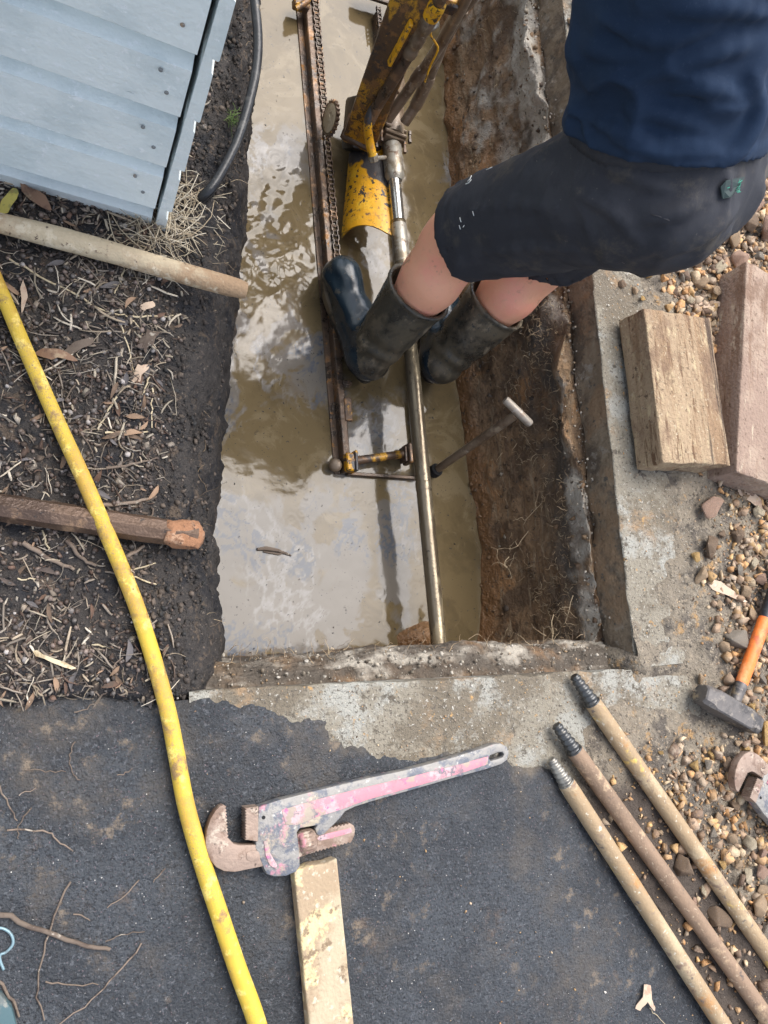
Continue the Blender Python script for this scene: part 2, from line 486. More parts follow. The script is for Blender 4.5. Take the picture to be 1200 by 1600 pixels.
# ================================================================== THE SETTING
WZ = -0.5                                              # water level
def axis(lo, hi, flo, fhi, step, coarse=.06):
    return np.unique(np.r_[np.arange(lo, flo, coarse), np.arange(flo, fhi, step), np.arange(fhi, hi+1e-6, coarse), hi].round(5))

SOIL = (.045, .034, .026)
m_ground = mat('ground_earth', (.13, .105, .07), [((.07, .08, .035), 3, .45, .6), ((.2, .16, .11), 11, .5, .7)], .95, bump=[(60, .01)])
m_bed = mat('garden_soil', (.034, .029, .026), [((.011, .011, .014), 7, .5, .62), ((.085, .062, .044), 26, .57, .68), ((.16, .13, .105), 120, .64, .73), ((.01, .01, .012), 90, .56, .66)],
            .78, bump=[(90, .012), (300, .004)])
m_bank = m_bed
m_wall = mat('pit_clay', (.235, .150, .082), [
    ((.12, .076, .044), 8, .46, .60, {'detail': 11}), ((.31, .165, .07), 5, .54, .68, {'detail': 10}), ((.27, .20, .125), 26, .56, .68, {'st': (1, .4, 3), 'detail': 10}), ((.15, .095, .055), 14, .54, .66, {'st': (1, .25, 4)}),
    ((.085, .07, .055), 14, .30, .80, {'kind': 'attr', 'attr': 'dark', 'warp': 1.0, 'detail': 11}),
    ((.37, .335, .28), 20, .35, .70, {'kind': 'attr', 'attr': 'mortar', 'warp': 1.1, 'detail': 12}),
    ((.20, .105, .045), 9, .4, .8, {'kind': 'attr', 'attr': 'wet', 'warp': .6, 'rough': .3}),
    ((.06, .045, .032), 60, .62, .72)], .88, bump=[(30, .012), (90, .010), (220, .004)])
m_conc = mat('old_concrete', (.24, .215, .168), [
    ((.16, .135, .10), 3.2, .47, .56, {'detail': 12, 'nr': .7}), ((.315, .31, .275), 4.5, .51, .62, {'detail': 12, 'nr': .72}), ((.31, .205, .115), 7, .54, .70, {'detail': 12, 'nr': .72, 'gate': (3, .42, .55), 'amt': .8}),
    ((.10, .085, .065), 30, .58, .70), ((.42, .40, .35), 110, .62, .72, {'detail': 4}), ((.10, .085, .068), 140, .58, .68, {'detail': 4}), ((.40, .25, .11), 40, .66, .73)],
    .92, bump=[(110, .008), (300, .004), (25, .005)])
m_concside = mat('slab_side_concrete', (.20, .155, .105), [((.11, .085, .06), 9, .44, .60), ((.25, .225, .185), 24, .55, .70), ((.22, .15, .09), 6, .52, .66), ((.09, .08, .065), 50, .60, .70)], .92, bump=[(45, .010), (150, .004)])
m_asph = mat('asphalt', (.037, .043, .051), [
    ((.022, .026, .032), 4, .42, .6), ((.072, .079, .090), 130, .58, .70, {'detail': 3}), ((.014, .016, .020), 160, .52, .64, {'detail': 3}), ((.26, .26, .26), 190, .76, .82, {'detail': 2}), ((.13, .095, .105), 210, .70, .78, {'detail': 2}),
    ((.080, .066, .052), 2.4, .50, .70, {'detail': 12, 'nr': .74, 'amt': .6}), ((.13, .088, .058), 6, .60, .74, {'detail': 12, 'nr': .78, 'amt': .55}), ((.20, .155, .11), 20, .57, .72, {'detail': 10, 'nr': .72, 'gate': (2.2, .48, .62), 'amt': .75}),
    ((.15, .12, .085), 9, .45, .9, {'kind': 'attr', 'attr': 'dust', 'warp': 1.3, 'detail': 12}),
    ((.55, .53, .49), 95, .15, .08, {'kind': 'voronoi', 'gate': (60, .64, .70)}), ], .62,
    bump=[(240, .006), (90, .005), (14, .004)])
m_dirt = mat('grey_dirt', (.215, .182, .138), [
    ((.1, .085, .07), 10, .45, .62, {'detail': 8}), ((.3, .25, .185), 60, .55, .68), ((.35, .22, .1), 14, .6, .72, {'detail': 8}), ((.055, .047, .04), 110, .57, .68), ((.36, .33, .28), 170, .62, .72),
    ((.07, .055, .045), 0, .3, .8, {'kind': 'attr', 'attr': 'dark', 'warp': .7, 'detail': 8})],
    .95, bump=[(90, .012), (280, .005)])

# --- outlying ground: one sheet to the horizon with the built plot left open
bm = bmesh.new()
HOLE = (-1.2, -1.6, 3.0, 2.9); R = 600
o4 = [bm.verts.new(c) for c in ((-R, -R, -.03), (R, -R, -.03), (R, R, -.03), (-R, R, -.03))]
i4 = [bm.verts.new(c) for c in ((HOLE[0], HOLE[1], -.03), (HOLE[2], HOLE[1], -.03), (HOLE[2], HOLE[3], -.03), (HOLE[0], HOLE[3], -.03))]
for k in range(4): bm.faces.new((o4[k], o4[(k+1) % 4], i4[(k+1) % 4], i4[k]))
d4 = [bm.verts.new((v.co.x, v.co.y, -.9)) for v in i4]
for k in range(4): bm.faces.new((i4[k], i4[(k+1) % 4], d4[(k+1) % 4], d4[k]))
me = bpy.data.meshes.new('ground'); bm.to_mesh(me); bm.free(); me.materials.append(m_ground)
o = bpy.data.objects.new('ground', me); COL.objects.link(o); o['kind'] = 'structure'

# --- garden bed on the left, rolling down into the pit
yk = [-.25, -.12, .01, .25, .57, .94, 1.31, 1.8, 2.9]
xt_k = [.27, .28, .298, .270, .305, .352, .398, .46, .5]; xb_k = [.44, .45, .465, .448, .500, .545, .58, .625, .66]
def bank_top(y): return np.interp(y, yk, xt_k)+.014*fbm(y, y*0, .12, 3, 5)
def bank_bot(y): return np.interp(y, yk, xb_k)+.012*fbm(y, y*0, .10, 3, 8)
ASPH = [tuple(P(*p, 0)[:2]) for p in ((-700, 1140), (0, 1098), (200, 1090), (345, 1084), (372, 1108), (430, 1122), (505, 1134), (535, 1172), (620, 1190), (700, 1178), (790, 1196), (862, 1200),
        (922, 1255), (990, 1370), (1062, 1480), (1132, 1575), (1225, 1720))]+[(1.62, -1.6), (-1.4, -1.7)]
def asph_sd(x, y):
    return poly_sd(x, y, ASPH)+.022*fbm(x, y, .07, 6, 3, gain=.65)+.016*fbm(x, y, .25, 2, 4)
def h_bed(x, y):
    h = .018+.016*fbm(x, y, .16, 4, 21)+.006*fbm(x, y, .03, 3, 22)
    h = h-.05*sstep(-.012, .02, asph_sd(x, y))
    t = bank_top(y)
    return h-.02*sstep(t-.10, t, x)
ys = axis(-.25, 2.9, -.25, 2.05, .006)
xs = axis(-1.2, 1.0, -.1, 1.0, .0065, .05)
nx1 = len(xs); Sg = np.r_[(xs+1.2)/2.2, ]
tops = bank_top(ys)
Xf = -1.2+(tops[:, None]+1.2)*np.r_[np.linspace(0, .68, 24)[:-1], np.linspace(.68, 1, 95)][None, :]
Yf = np.repeat(ys[:, None], Xf.shape[1], 1); Zf = h_bed(Xf, Yf)
s = np.linspace(0, 1, 46)[1:]
bots = bank_bot(ys)+.03
Xs = tops[:, None]+(bots-tops)[:, None]*(s**.8)[None, :]
Zs = h_bed(tops, ys)[:, None]+(-.60-h_bed(tops, ys)[:, None])*(s**1.5)[None, :]
Ys = np.repeat(ys[:, None], len(s), 1)
n3 = fbm(Ys, Zs, .09, 5, 31)
Xs = Xs+.022*n3*np.minimum(1, s*6)[None, :]+.012*fbm(Ys, Zs, .028, 4, 33); Zs = Zs+.008*fbm(Ys, Xs*3, .05, 3, 34)
Xb = np.c_[Xf, Xs]; Yb = np.c_[Yf, Ys]; Zb = np.c_[Zf, Zs]
tag(grid_obj('garden_bed', Xb, Yb, Zb, m_bed), kind='structure')

# --- right wall of the pit
def wall_bot(y): return np.interp(y, [-.2, -.05, .05, .22, .45, .67, 1.1, 1.53, 1.9, 2.9], [1.245, 1.248, 1.275, 1.302, 1.275, 1.257, 1.28, 1.295, 1.30, 1.33])
st = np.r_[np.linspace(0, .78, 66), np.linspace(.78, 1, 26)[1:]]
ys = axis(-.16, 2.9, -.16, 2.1, .007)
YY, SS = np.meshgrid(ys, st, indexing='ij')
ZZ = np.interp(SS, [0, .2, .74, .80, .86, .93, 1], [-.64, -.5, -.150, -.098, -.098, -.105, -.07])
wb = wall_bot(YY)
XX = np.where(ZZ < -.5, wb-.01, 0)
f = np.clip((ZZ+.5)/.36, 0, 1)
XX = wb+(1.362-wb)*(1-(1-f)**1.6)
XX = XX+np.interp(SS, [0, .78, .84, .93, 1], [0, 0, .006, .045, .06])
lump = fbm(YY, ZZ, .2, 5, 41, XX)
XX = XX+.042*lump*np.interp(SS, [0, .1, .7, .8, .95, 1], [.3, .6, 1, .9, .3, .2])
XX = XX-(.008+.040*fbm(YY, YY*0+3, .10, 4, 44))*np.exp(-((SS-.80)/.06)**2)
XX = XX+.009*fbm(YY*.35, ZZ, .03, 4, 45)+.012*sstep(1.0, 1.6, YY)*fbm(YY, ZZ, .06, 4, 46)
ZZ = ZZ+.006*fbm(YY, XX, .04, 3, 47)*(SS > .2)+.045*fbm(YY, SS, .08, 4, 48)*np.exp(-((SS-.82)/.06)**2)
mort = np.interp(SS, [0, .66, .78, .85, .9, 1], [0, .05, .62, .50, .20, .15])+.40*fbm(YY, SS, .14, 4, 49)+.40*sstep(.9, 1.6, YY)*np.interp(SS, [0, .3, .6, 1], [.1, .7, 1, .6])
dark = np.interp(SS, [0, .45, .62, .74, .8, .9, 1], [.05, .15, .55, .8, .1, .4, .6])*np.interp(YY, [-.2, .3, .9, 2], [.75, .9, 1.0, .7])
wet = np.interp(SS, [0, .22, .32, .5], [1, .95, .35, 0])
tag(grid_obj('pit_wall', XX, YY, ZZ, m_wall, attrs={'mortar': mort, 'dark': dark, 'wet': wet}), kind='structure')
WALLX, WALLY, WALLZ = XX, YY, ZZ

# --- front wall of the pit with its ledge of rubble under the slab
def lip(x): return -.094-.041*(x-.36)
st = np.linspace(0, 1, 80)
xs = axis(.24, 1.46, .24, 1.46, .007)
XX, SS = np.meshgrid(xs, st, indexing='ij')
off = np.interp(SS, [0, .1, .25, .45, .55, .62, .75, 1], [-.03, .004, .018, .045, .055, .056, .05, .03])
ZZ = np.interp(SS, [0, .1, .25, .45, .55, .62, .8, 1], [-.045, -.055, -.06, -.085, -.11, -.16, -.38, -.66])
YY = lip(XX)+off+.018*sstep(.5, 1.0, XX)*np.interp(SS, [0, .2, .5, 1], [0, .2, 1, 1])
YY = YY+.014*fbm(XX, ZZ, .13, 4, 51)*sstep(.2, .5, SS)+.007*fbm(XX, SS, .03, 3, 52)*sstep(.1, .4, SS)
ZZ = ZZ+.012*fbm(XX, YY, .07, 4, 53)*(SS < .6)+.005*fbm(XX, YY, .018, 3, 54)
mort = np.interp(SS, [0, .2, .45, .58, .7], [.45, .30, .42, .50, 0])+.3*fbm(XX, SS, .12, 3, 59)
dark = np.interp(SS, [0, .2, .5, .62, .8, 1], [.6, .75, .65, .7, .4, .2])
wet = np.interp(SS, [0, .75, .9, 1], [0, .2, 1, 1])
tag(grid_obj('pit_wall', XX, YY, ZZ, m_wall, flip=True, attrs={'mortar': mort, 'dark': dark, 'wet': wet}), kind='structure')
# mud that has slumped off that wall where the drill pipe enters it
xs = np.linspace(.84, 1.24, 80); ys = np.linspace(-.09, .11, 44)
XX, YY = np.meshgrid(xs, ys, indexing='ij')
ZZ = -.56+.085*np.exp(-((XX-1.06)/.11)**2)*np.exp(-((YY+.03)/.06)**2)+.02*fbm(XX, YY, .05, 5, 57)+.02*fbm(XX, YY, .12, 2, 58)
tag(grid_obj('mud_heap', XX, YY, ZZ, m_wall, attrs={'mortar': XX*0, 'dark': XX*0, 'wet': XX*0+.75}), kind='structure')
# far wall and floor of the pit
xs = np.linspace(.3, 1.6, 60); zs = np.linspace(-.7, .02, 40)
XX, ZZ = np.meshgrid(xs, zs, indexing='ij')
tag(grid_obj('pit_wall', XX, 2.72+.03*fbm(XX, ZZ, .15, 4, 61)-.1*ZZ*-1, ZZ, m_wall, attrs={'mortar': XX*0, 'dark': XX*0+.5, 'wet': XX*0}), kind='structure')

# --- concrete edging: right strip and front strip
ys = axis(-.135, 2.9, -.135, 2.1, .008)
us = np.r_[0, .03, .06, .09, .097, .1, .103, .107, np.linspace(.115, .36, 34)]
YY, UU = np.meshgrid(ys, us, indexing='ij')
chip = .006*np.clip(fbm(YY, YY*0, .05, 4, 71), -1, .3)
XX = 1.4+np.interp(UU, [0, .1, .36], [0, .001, .26])-chip*np.exp(-((UU-.1)/.02)**2)+.0015*fbm(YY, UU, .03, 3, 72)+(UU < .09)*(.016*fbm(YY, UU*2, .08, 5, 74)-.004)
ZZ = np.interp(UU, [0, .097, .103, .36], [-.1, -.004, 0, .002])+.0018*fbm(XX, YY, .04, 4, 73)*(UU > .1)
o = tag(grid_obj('concrete_edging', XX, YY, ZZ, m_conc), kind='structure')
o.data.materials.append(m_concside)
mi = np.zeros(len(o.data.polygons), np.int32); k = np.arange(len(mi)) % (len(us)-1); mi[us[k+1] <= .098] = 1; o.data.polygons.foreach_set('material_index', mi)
xs = axis(.30, 2.0, .30, 1.75, .008)
XX, UU = np.meshgrid(xs, np.r_[us, .40, .44, .48, .52], indexing='ij')
chip = .007*np.clip(fbm(XX, XX*0, .06, 4, 75), -1, .3)
YY = lip(XX)-np.interp(UU, [0, .1, .52], [0, .001, .42])+chip*np.exp(-((UU-.1)/.02)**2)
ZZ = np.interp(UU, [0, .097, .103, .52], [-.1, -.004, -.001, 0])+.0018*fbm(XX, YY, .04, 4, 76)*(UU > .1)-.03*sstep(1.39, 1.44, XX)*(UU < .12)
tag(grid_obj('concrete_edging', XX, YY, ZZ, m_conc, flip=True), kind='structure')

# --- asphalt path
xs = axis(-1.2, 1.75, -.1, 1.6, .006, .05); ys = axis(-1.6, .0, -1.05, .0, .006, .05)
XX, YY = np.meshgrid(xs, ys, indexing='ij')
sd = asph_sd(XX, YY)
ZA = .006+.0028*fbm(XX, YY, .3, 3, 81)+0.0022*fbm(XX, YY, .013, 2, 82)-.022*sstep(.022, -.030, sd+.012*fbm(XX, YY, .022, 3, 83))
dust = .50*sstep(.11, .0, sd)*(XX > .5)+.3*sstep(.05, .0, sd)*(XX <= .5)+.22*np.exp(-((XX-1.15)**2+(YY+.55)**2)/.05)+.30*np.exp(-((XX-.8)**2+(YY+.75)**2)/.03)+.35*np.exp(-((XX-.65)**2+(YY+.5)**2)/.006)
tag(grid_obj('asphalt_path', XX, YY, ZA, m_asph, attrs={'dust': dust}, drop=(YY > lip(XX)-.012) & (XX > .2)), kind='structure')

# --- stony dirt on the right and at the corner
def h_dirt(x, y):
    e = x-1.575-.09*fbm(x, y, .22, 5, 91)
    c = sstep(-.13, .10, e)                                                       # right of the slab
    f = sstep(.03, .16, (lip(x)-y)-.05-.10*fbm(x, y, .3, 2, 92))*sstep(1.12, 1.35, x+.3*(-.2-y))    # front corner
    k = np.exp(-((x-1.40)/.09)**2-((y+.10)/.07)**2)                               # dirt heaped on the inner corner
    h = -.010+.026*np.maximum(c, f*.85)+.02*k+.010*fbm(x, y, .12, 4, 93)+.009*fbm(x, y, .03, 4, 94)
    h = h-.06*sstep(.0, .03, asph_sd(x, y)-.005)
    return h
xs = axis(1.0, 3.0, 1.0, 2.4, .0065, .05); ys = axis(-1.6, 2.9, -1.1, 2.1, .0075, .05)
XX, YY = np.meshgrid(xs, ys, indexing='ij')
dk = np.maximum(sstep(1.75, 1.95, XX+.1*fbm(XX, YY, .2, 3, 97))*.6, .75*sstep(-.30, -.45, YY)*sstep(.12, -.02, (XX-1.20)-.72*(-.16-YY)))
tag(grid_obj('dirt_ground', XX, YY, h_dirt(XX, YY), m_dirt, attrs={'dark': dk}, drop=(XX < 1.402) & (YY > lip(XX)-.004)), kind='structure')

# dirt fallen into the inner corner of the slabs
xs = np.linspace(1.30, 1.50, 60); ys = np.linspace(-.20, .0, 60)
XX, YY = np.meshgrid(xs, ys, indexing='ij')
ZZ = -.26+.278*np.exp(-(((XX-1.415)/.085)**2+((YY+.128)/.075)**2)**1.3)+.012*fbm(XX, YY, .03, 4, 111)+.010*fbm(XX, YY, .08, 2, 112)
tag(grid_obj('dirt_heap', XX, YY, ZZ, m_dirt, attrs={'dark': XX*0+.25}, drop=(ZZ < -.13)), kind='structure')

# --- muddy water
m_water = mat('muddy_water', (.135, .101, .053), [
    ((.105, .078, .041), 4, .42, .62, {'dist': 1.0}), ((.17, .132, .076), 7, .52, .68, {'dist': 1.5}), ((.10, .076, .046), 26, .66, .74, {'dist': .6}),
    ((.148, .132, .112), 9, .34, .62, {'kind': 'attr', 'attr': 'sky_sheen', 'warp': 1.7, 'detail': 12, 'dist': 1.2}),  # pale sky reflections painted into the water colour
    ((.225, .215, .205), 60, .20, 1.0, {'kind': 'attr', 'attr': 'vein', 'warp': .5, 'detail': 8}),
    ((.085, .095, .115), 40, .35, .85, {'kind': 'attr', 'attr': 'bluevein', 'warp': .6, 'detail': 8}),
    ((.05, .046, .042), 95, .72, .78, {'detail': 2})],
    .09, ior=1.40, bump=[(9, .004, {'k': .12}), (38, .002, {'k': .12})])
xs = np.arange(.38, 1.42, .0045); ys = axis(-.12, 2.8, -.12, 2.05, .0045, .03)
XX, YY = np.meshgrid(xs, ys, indexing='ij')
def wp(px, py): return P(px, py, WZ)[:2]
def zone(px, py, rx, ry):
    c = wp(px, py); return np.exp(-((XX-c[0])/rx)**2-((YY-c[1])/ry)**2)
churn = np.clip(zone(425, 300, .12, .22)+.8*zone(440, 400, .12, .10)+.9*zone(560, 390, .06, .07)+.45*zone(640, 975, .10, .07)+.35*zone(400, 470, .08, .1), 0, 1.1)
Zw = WZ+churn*(.0034*fbm(XX, YY, .05, 2, 101)+.0016*fbm(XX+.02*fbm(XX, YY, .1, 2, 103), YY, .022, 2, 102))+.0012*fbm(XX, YY, .14, 2, 104)+.00035*fbm(XX, YY, .035, 2, 106)
rings = [(398, 262, .0016), (432, 250, .0018), (405, 275, .0012), (478, 320, .0012), (388, 330, .0012), (602, 725, .0013), (540, 640, .0007), (525, 725, .0011), (558, 775, .0008), (472, 800, .0009), (455, 812, .0008),
         (592, 925, .0010), (650, 920, .0009), (575, 970, .0010), (665, 985, .0012), (430, 560, .0006), (560, 375, .0013), (585, 395, .0012), (470, 225, .001), (610, 700, .0008), (583, 790, .0007), (415, 430, .0012), (660, 640, .0006)]
for px, py, a in rings:
    c = wp(px, py); r = np.hypot(XX-c[0], YY-c[1]); Zw = Zw+.4*a*np.cos(r*2*math.pi/.014)*np.exp(-(r/(.012+11*a))**2)
SKY_SHEEN = [[(300, 760), (345, 752), (420, 792), (475, 770), (540, 735), (590, 752), (645, 752), (655, 820), (665, 900), (650, 960), (585, 990), (560, 1050), (300, 1060)],
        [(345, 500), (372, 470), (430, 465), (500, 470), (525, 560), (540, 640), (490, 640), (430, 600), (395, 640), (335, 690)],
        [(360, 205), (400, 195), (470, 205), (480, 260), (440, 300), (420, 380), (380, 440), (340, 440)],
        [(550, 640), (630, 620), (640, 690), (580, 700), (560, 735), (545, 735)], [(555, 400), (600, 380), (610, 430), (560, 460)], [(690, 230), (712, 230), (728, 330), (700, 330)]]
sky_sheen = np.full_like(XX, -.3)  # mask of the painted sky reflections, one patch per outline
for pl in SKY_SHEEN:
    sdv = poly_sd(XX, YY, [wp(*p) for p in pl])+.03*fbm(XX, YY, .12, 3, 107); sky_sheen = np.maximum(sky_sheen, np.clip(.42+sdv/.26, -.2, .74))
strip = poly_sd(XX, YY, [wp(*p) for p in [(568, 745), (595, 745), (592, 850), (600, 920), (575, 960), (560, 950), (578, 880), (566, 820)]])  # dark mirror image of the drill pipe, painted as a gap
sky_sheen = sky_sheen-.5*sstep(-.02, .03, strip)
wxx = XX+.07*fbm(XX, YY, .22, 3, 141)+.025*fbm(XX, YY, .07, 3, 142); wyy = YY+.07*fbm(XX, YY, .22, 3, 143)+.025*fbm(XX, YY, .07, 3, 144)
sky_sheen = sky_sheen-.55*sstep(.10, .42, fbm(wxx, wyy*.8, .15, 5, 151, gain=.6))
soft = sstep(.05, .65, sky_sheen)
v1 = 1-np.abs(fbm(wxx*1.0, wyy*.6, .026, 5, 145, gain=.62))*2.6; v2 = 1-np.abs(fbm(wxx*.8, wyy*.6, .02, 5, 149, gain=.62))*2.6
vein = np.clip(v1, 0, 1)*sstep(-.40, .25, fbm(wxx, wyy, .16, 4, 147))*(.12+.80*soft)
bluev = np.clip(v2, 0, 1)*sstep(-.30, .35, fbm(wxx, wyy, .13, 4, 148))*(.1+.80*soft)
tag(grid_obj('water', XX, YY, Zw, m_water, attrs={'sky_sheen': sky_sheen, 'vein': vein, 'bluevein': bluev}), kind='structure')

# ================================================================== THINGS
# ---------- shed
m_paint = mat('pale_blue_paint', (.75, .82, .82), [((.65, .73, .74), 6, .45, .65), ((.80, .86, .88), 60, .6, .7), ((.30, .37, .39), 34, .72, .80, {'st': (.3, .3, 1)}),
    ((.40, .34, .27), 20, .78, .83, {'detail': 8}), ((.2, .25, .26), 120, .76, .82)], .42, objrand=True, bump=[(30, .003, {'st': (.4, .4, 1)}), (140, .0015), (8, .003)])
m_nail = mat('old_nail', (.20, .21, .21), [((.3, .22, .15), 60, .5, .6)], .7)
m_dark = mat('dark_cavity', (.012, .012, .013), rough=.9)
A0 = P(240, 350, 0.0); B0 = P(0, 281, 0.0)
ex = (B0-A0)[:2]; ex = np.r_[ex/np.linalg.norm(ex), 0]; ey = np.array([ex[1], -ex[0], 0])          # along the front face; outwards
if ey[1] > 0: ey = -ey
LEANX = -.022                                             # the corner leans out a little as it rises
shed = thing('weatherboard_shed', 'pale blue painted weatherboard shed corner standing in the mulch beside the black hose', 'shed', A0)
def board_prof(zb, pitch):      # (outward, height): the lower edge stands proud, the top is coved back under the board above
    return [(-.032, zb+.008), (.014, zb), (.0165, zb+.003), (.011, zb+pitch-.040), (.002, zb+pitch-.037), (-.022, zb+pitch-.022), (-.026, zb+pitch+.006), (-.032, zb+pitch+.006)]
def side_prof(zb, pitch):
    return [(-.018, zb+.004), (.003, zb), (.005, zb+.003), (.002, zb+pitch-.030), (-.001, zb+pitch-.026), (-.005, zb+pitch-.004), (-.006, zb+pitch+.003), (-.018, zb+pitch+.003)]
def board(org, along, out, length, zb, pitch, start=0.0, prof=None):
    pr = (prof or board_prof)(zb, pitch); n = len(pr); V = []
    for u in np.linspace(start, length, 8):
        for (a, z) in pr:
            p = org+along*u+out*(a+.0012*float(fbm(u, z, .3, 2, 205)))+np.array([0, 0, z+.0015*float(fbm(u+z*7, zb, .2, 2, 206))]); p[0] += LEANX*z; V.append(p)
    F = []
    for i in range(7):
        for k in range(n): F.append((i*n+k, (i+1)*n+k, (i+1)*n+(k+1) % n, i*n+(k+1) % n))
    F.append(tuple(range(n))); F.append(tuple(range(8*n-1, 7*n-1, -1)))
    return np.array(V), F
zlist = [-.062+.1425*k for k in range(9)]
sx = -ex                                                # outward of the side wall
sideo = -ey                                             # the side wall runs away from the front
for k, zb in enumerate(zlist):
    fb = obj('weatherboard', board(A0, ex, ey, 1.2, zb, .1425, .007), m_paint, shed, angle=25)
    sb = obj('side_weatherboard', board(A0+sx*.0205+ey*.012, sideo, sx, 1.1, zb, .1425, 0, side_prof), m_paint, shed, angle=25)
    for u, dz in ((.035, .045), (.050+.004*(k % 3), .088)):
        q = A0+ex*u+ey*.0155+np.array([LEANX*(zb+dz), 0, zb+dz])
        mbx = MB().add(*lathe(q-ey*.002, q+ey*.0012, [(0, .0034), (.7, .0034), (1, .0024)], 10)); obj('nail_head', mbx, m_nail, fb)
hh = zlist[-1]+.1425
core = MB().add(*box(A0+ex*.645+sideo*.585+np.array([LEANX*.6, 0, hh/2-.05]), (1.2, 1.08, hh), (ex, sideo, (0, 0, 1)))); obj('inner_wall', core, m_dark, shed, smooth=False)
core = MB().add(*box(A0+ex*.58+sideo*.52+np.array([LEANX*hh, 0, hh+.025]), (1.36, 1.26, .03), (ex, sideo, (0, 0, 1)), .004)); obj('roof', core, m_paint, shed)

# ---------- hoses and poles on the mulch
m_black = mat('black_rubber', (.018, .020, .024), [((.06, .06, .06), 30, .55, .7), ((.16, .13, .09), 18, .66, .74)], .38, bump=[(120, .001)])
pts = [P(392, -60, .07), P(398, 0, .06), P(403, 60, .05), P(400, 110, .045), P(388, 165, .035), P(370, 222, .030), P(345, 272, .026), P(325, 300, .02), P(300, 318, -.02), P(275, 330, -.06)]
single('black_hose', tube(catmull(pts, 10), .0105, 14), m_black, 'thick black rubber hose curving down beside the blue shed into the straw', 'hose', angle=180)
m_yellow = mat('yellow_hose_cloth', (.60, .41, .045), [((.52, .32, .05), 9, .5, .66), ((.80, .60, .15), 30, .55, .68), ((.26, .16, .07), 26, .54, .68, {'detail': 11, 'gate': (6, .44, .58)}),
    ((.40, .27, .10), 340, .52, .64, {'gate': (7, .4, .56)}), ((.11, .09, .06), 60, .68, .76, {'detail': 8})], .62, bump=[(420, .0012), (30, .002)])
pts = [P(-60, 300, .05), P(-14, 418, .045), P(8, 470, .04), P(33, 530, .04), P(62, 596, .038), P(94, 668, .042), P(127, 740, .062), P(158, 812, .066), P(190, 888, .046), P(216, 955, .036), P(240, 1030, .03), P(262, 1110, .027), P(276, 1180, .026),
       P(290, 1255, .026), P(312, 1335, .026), P(340, 1420, .026), P(370, 1510, .026), P(402, 1600, .026), P(432, 1720, .026), P(452, 1850, .026)]
hp_ = catmull(pts, 10)
single('yellow_hose', tube(hp_, np.linspace(.0122, .0172, len(hp_)), 18), m_yellow, 'long grubby yellow hose running down across the mulch and asphalt path', 'hose', angle=180)

m_pole = mat('clay_caked_pole', (.46, .38, .26), [((.33, .22, .13), 6, .45, .6, {'detail': 8}), ((.56, .48, .35), 24, .52, .66), ((.12, .075, .045), 30, .62, .72, {'detail': 8}), ((.10, .07, .05), 90, .64, .72)], .8, bump=[(60, .006), (180, .002)])
m_rust = mat('rusty_steel', (.125, .080, .055), [((.085, .055, .04), 7, .44, .62, {'rough': .3}), ((.26, .165, .10), 12, .58, .72, {'detail': 9, 'rough': .85}), ((.34, .18, .09), 26, .66, .78, {'detail': 8, 'rough': .9}), ((.045, .035, .03), 60, .62, .72)],
    .48, .35, bump=[(50, .004), (200, .0015)])
a = P(-60, 334, .05); b = P(386, 452, .055)
n_ = 40; path = a+(b-a)*np.linspace(0, 1, n_)[:, None]; path[:, 2] += .006*np.sin(np.linspace(0, 5, n_))
rr = np.full(n_, .0205)+.0015*fbm(np.linspace(0, 3, n_), np.zeros(n_), .4, 3, 301); rr[-4:] *= [1, .98, .93, .80]; rr[:14] *= np.linspace(.86, 1, 14)
single('wooden_pole', tube(path, rr, 18), m_pole, 'clay-caked round pole pointing over the water from below the blue shed', 'pole', angle=60)
a = P(-60, 784, .055); b = P(306, 838, .045)
path = a+(b-a)*np.linspace(0, 1, n_)[:, None]
pipe = thing('steel_bar', 'dark brown rusty steel bar with a crumbling orange end lying under the yellow hose', 'steel bar', b*[1, 1, 0]+[0, 0, .02])
obj('shaft', tube(path, .0245, 8, rfun=lambda i, a_: 1+.02*math.sin(i*.9+a_*2)), m_rust, pipe, angle=35)
m_rustlump = mat('flaking_rust', (.30, .15, .08), [((.40, .25, .16), 24, .5, .62, {'detail': 8}), ((.16, .075, .04), 50, .56, .68), ((.07, .04, .03), 90, .62, .7)], .95, bump=[(90, .008)])
lv = []
d_, s_, t_ = frame(a, b)
Vt, Ft = tube([b-d_*.055, b-d_*.045, b-d_*.03, b-d_*.01, b+d_*.004, b+d_*.010], [.0240, .0250, .0258, .0262, .0235, .012], 22)
Vt = Vt+.012*np.stack([fbm(Vt[:, 0], Vt[:, 1], .022, 4, 311+i, Vt[:, 2]) for i in range(3)], 1)
obj('rust_crust', (Vt, Ft), m_rustlump, pipe, angle=180)

# ---------- threaded drill rods on the path
m_rod = mat('muddy_drill_rod', (.335, .240, .140), [((.45, .35, .22), 7, .50, .64, {'detail': 8}), ((.40, .215, .085), 9, .56, .68, {'detail': 8}), ((.24, .165, .115), 14, .57, .68, {'detail': 8}), ((.60, .42, .12), 11, .66, .74),
    ((.15, .12, .10), 36, .64, .73, {'detail': 8}), ((.58, .53, .42), 70, .62, .72)], .68, .1, objrand=True, bump=[(60, .003), (220, .0015)])
m_rod2 = mat('brown_drill_rod', (.26, .175, .115), [((.20, .135, .09), 8, .46, .62, {'detail': 8}), ((.42, .30, .19), 16, .55, .68), ((.11, .085, .07), 40, .62, .72), ((.46, .36, .25), 70, .62, .72)], .68, .1, bump=[(60, .003), (220, .0015)])
m_thread = mat('greasy_thread_steel', (.085, .088, .09), [((.15, .14, .125), 30, .5, .66), ((.035, .035, .036), 12, .55, .7)], .36, .75, bump=[(150, .001)])
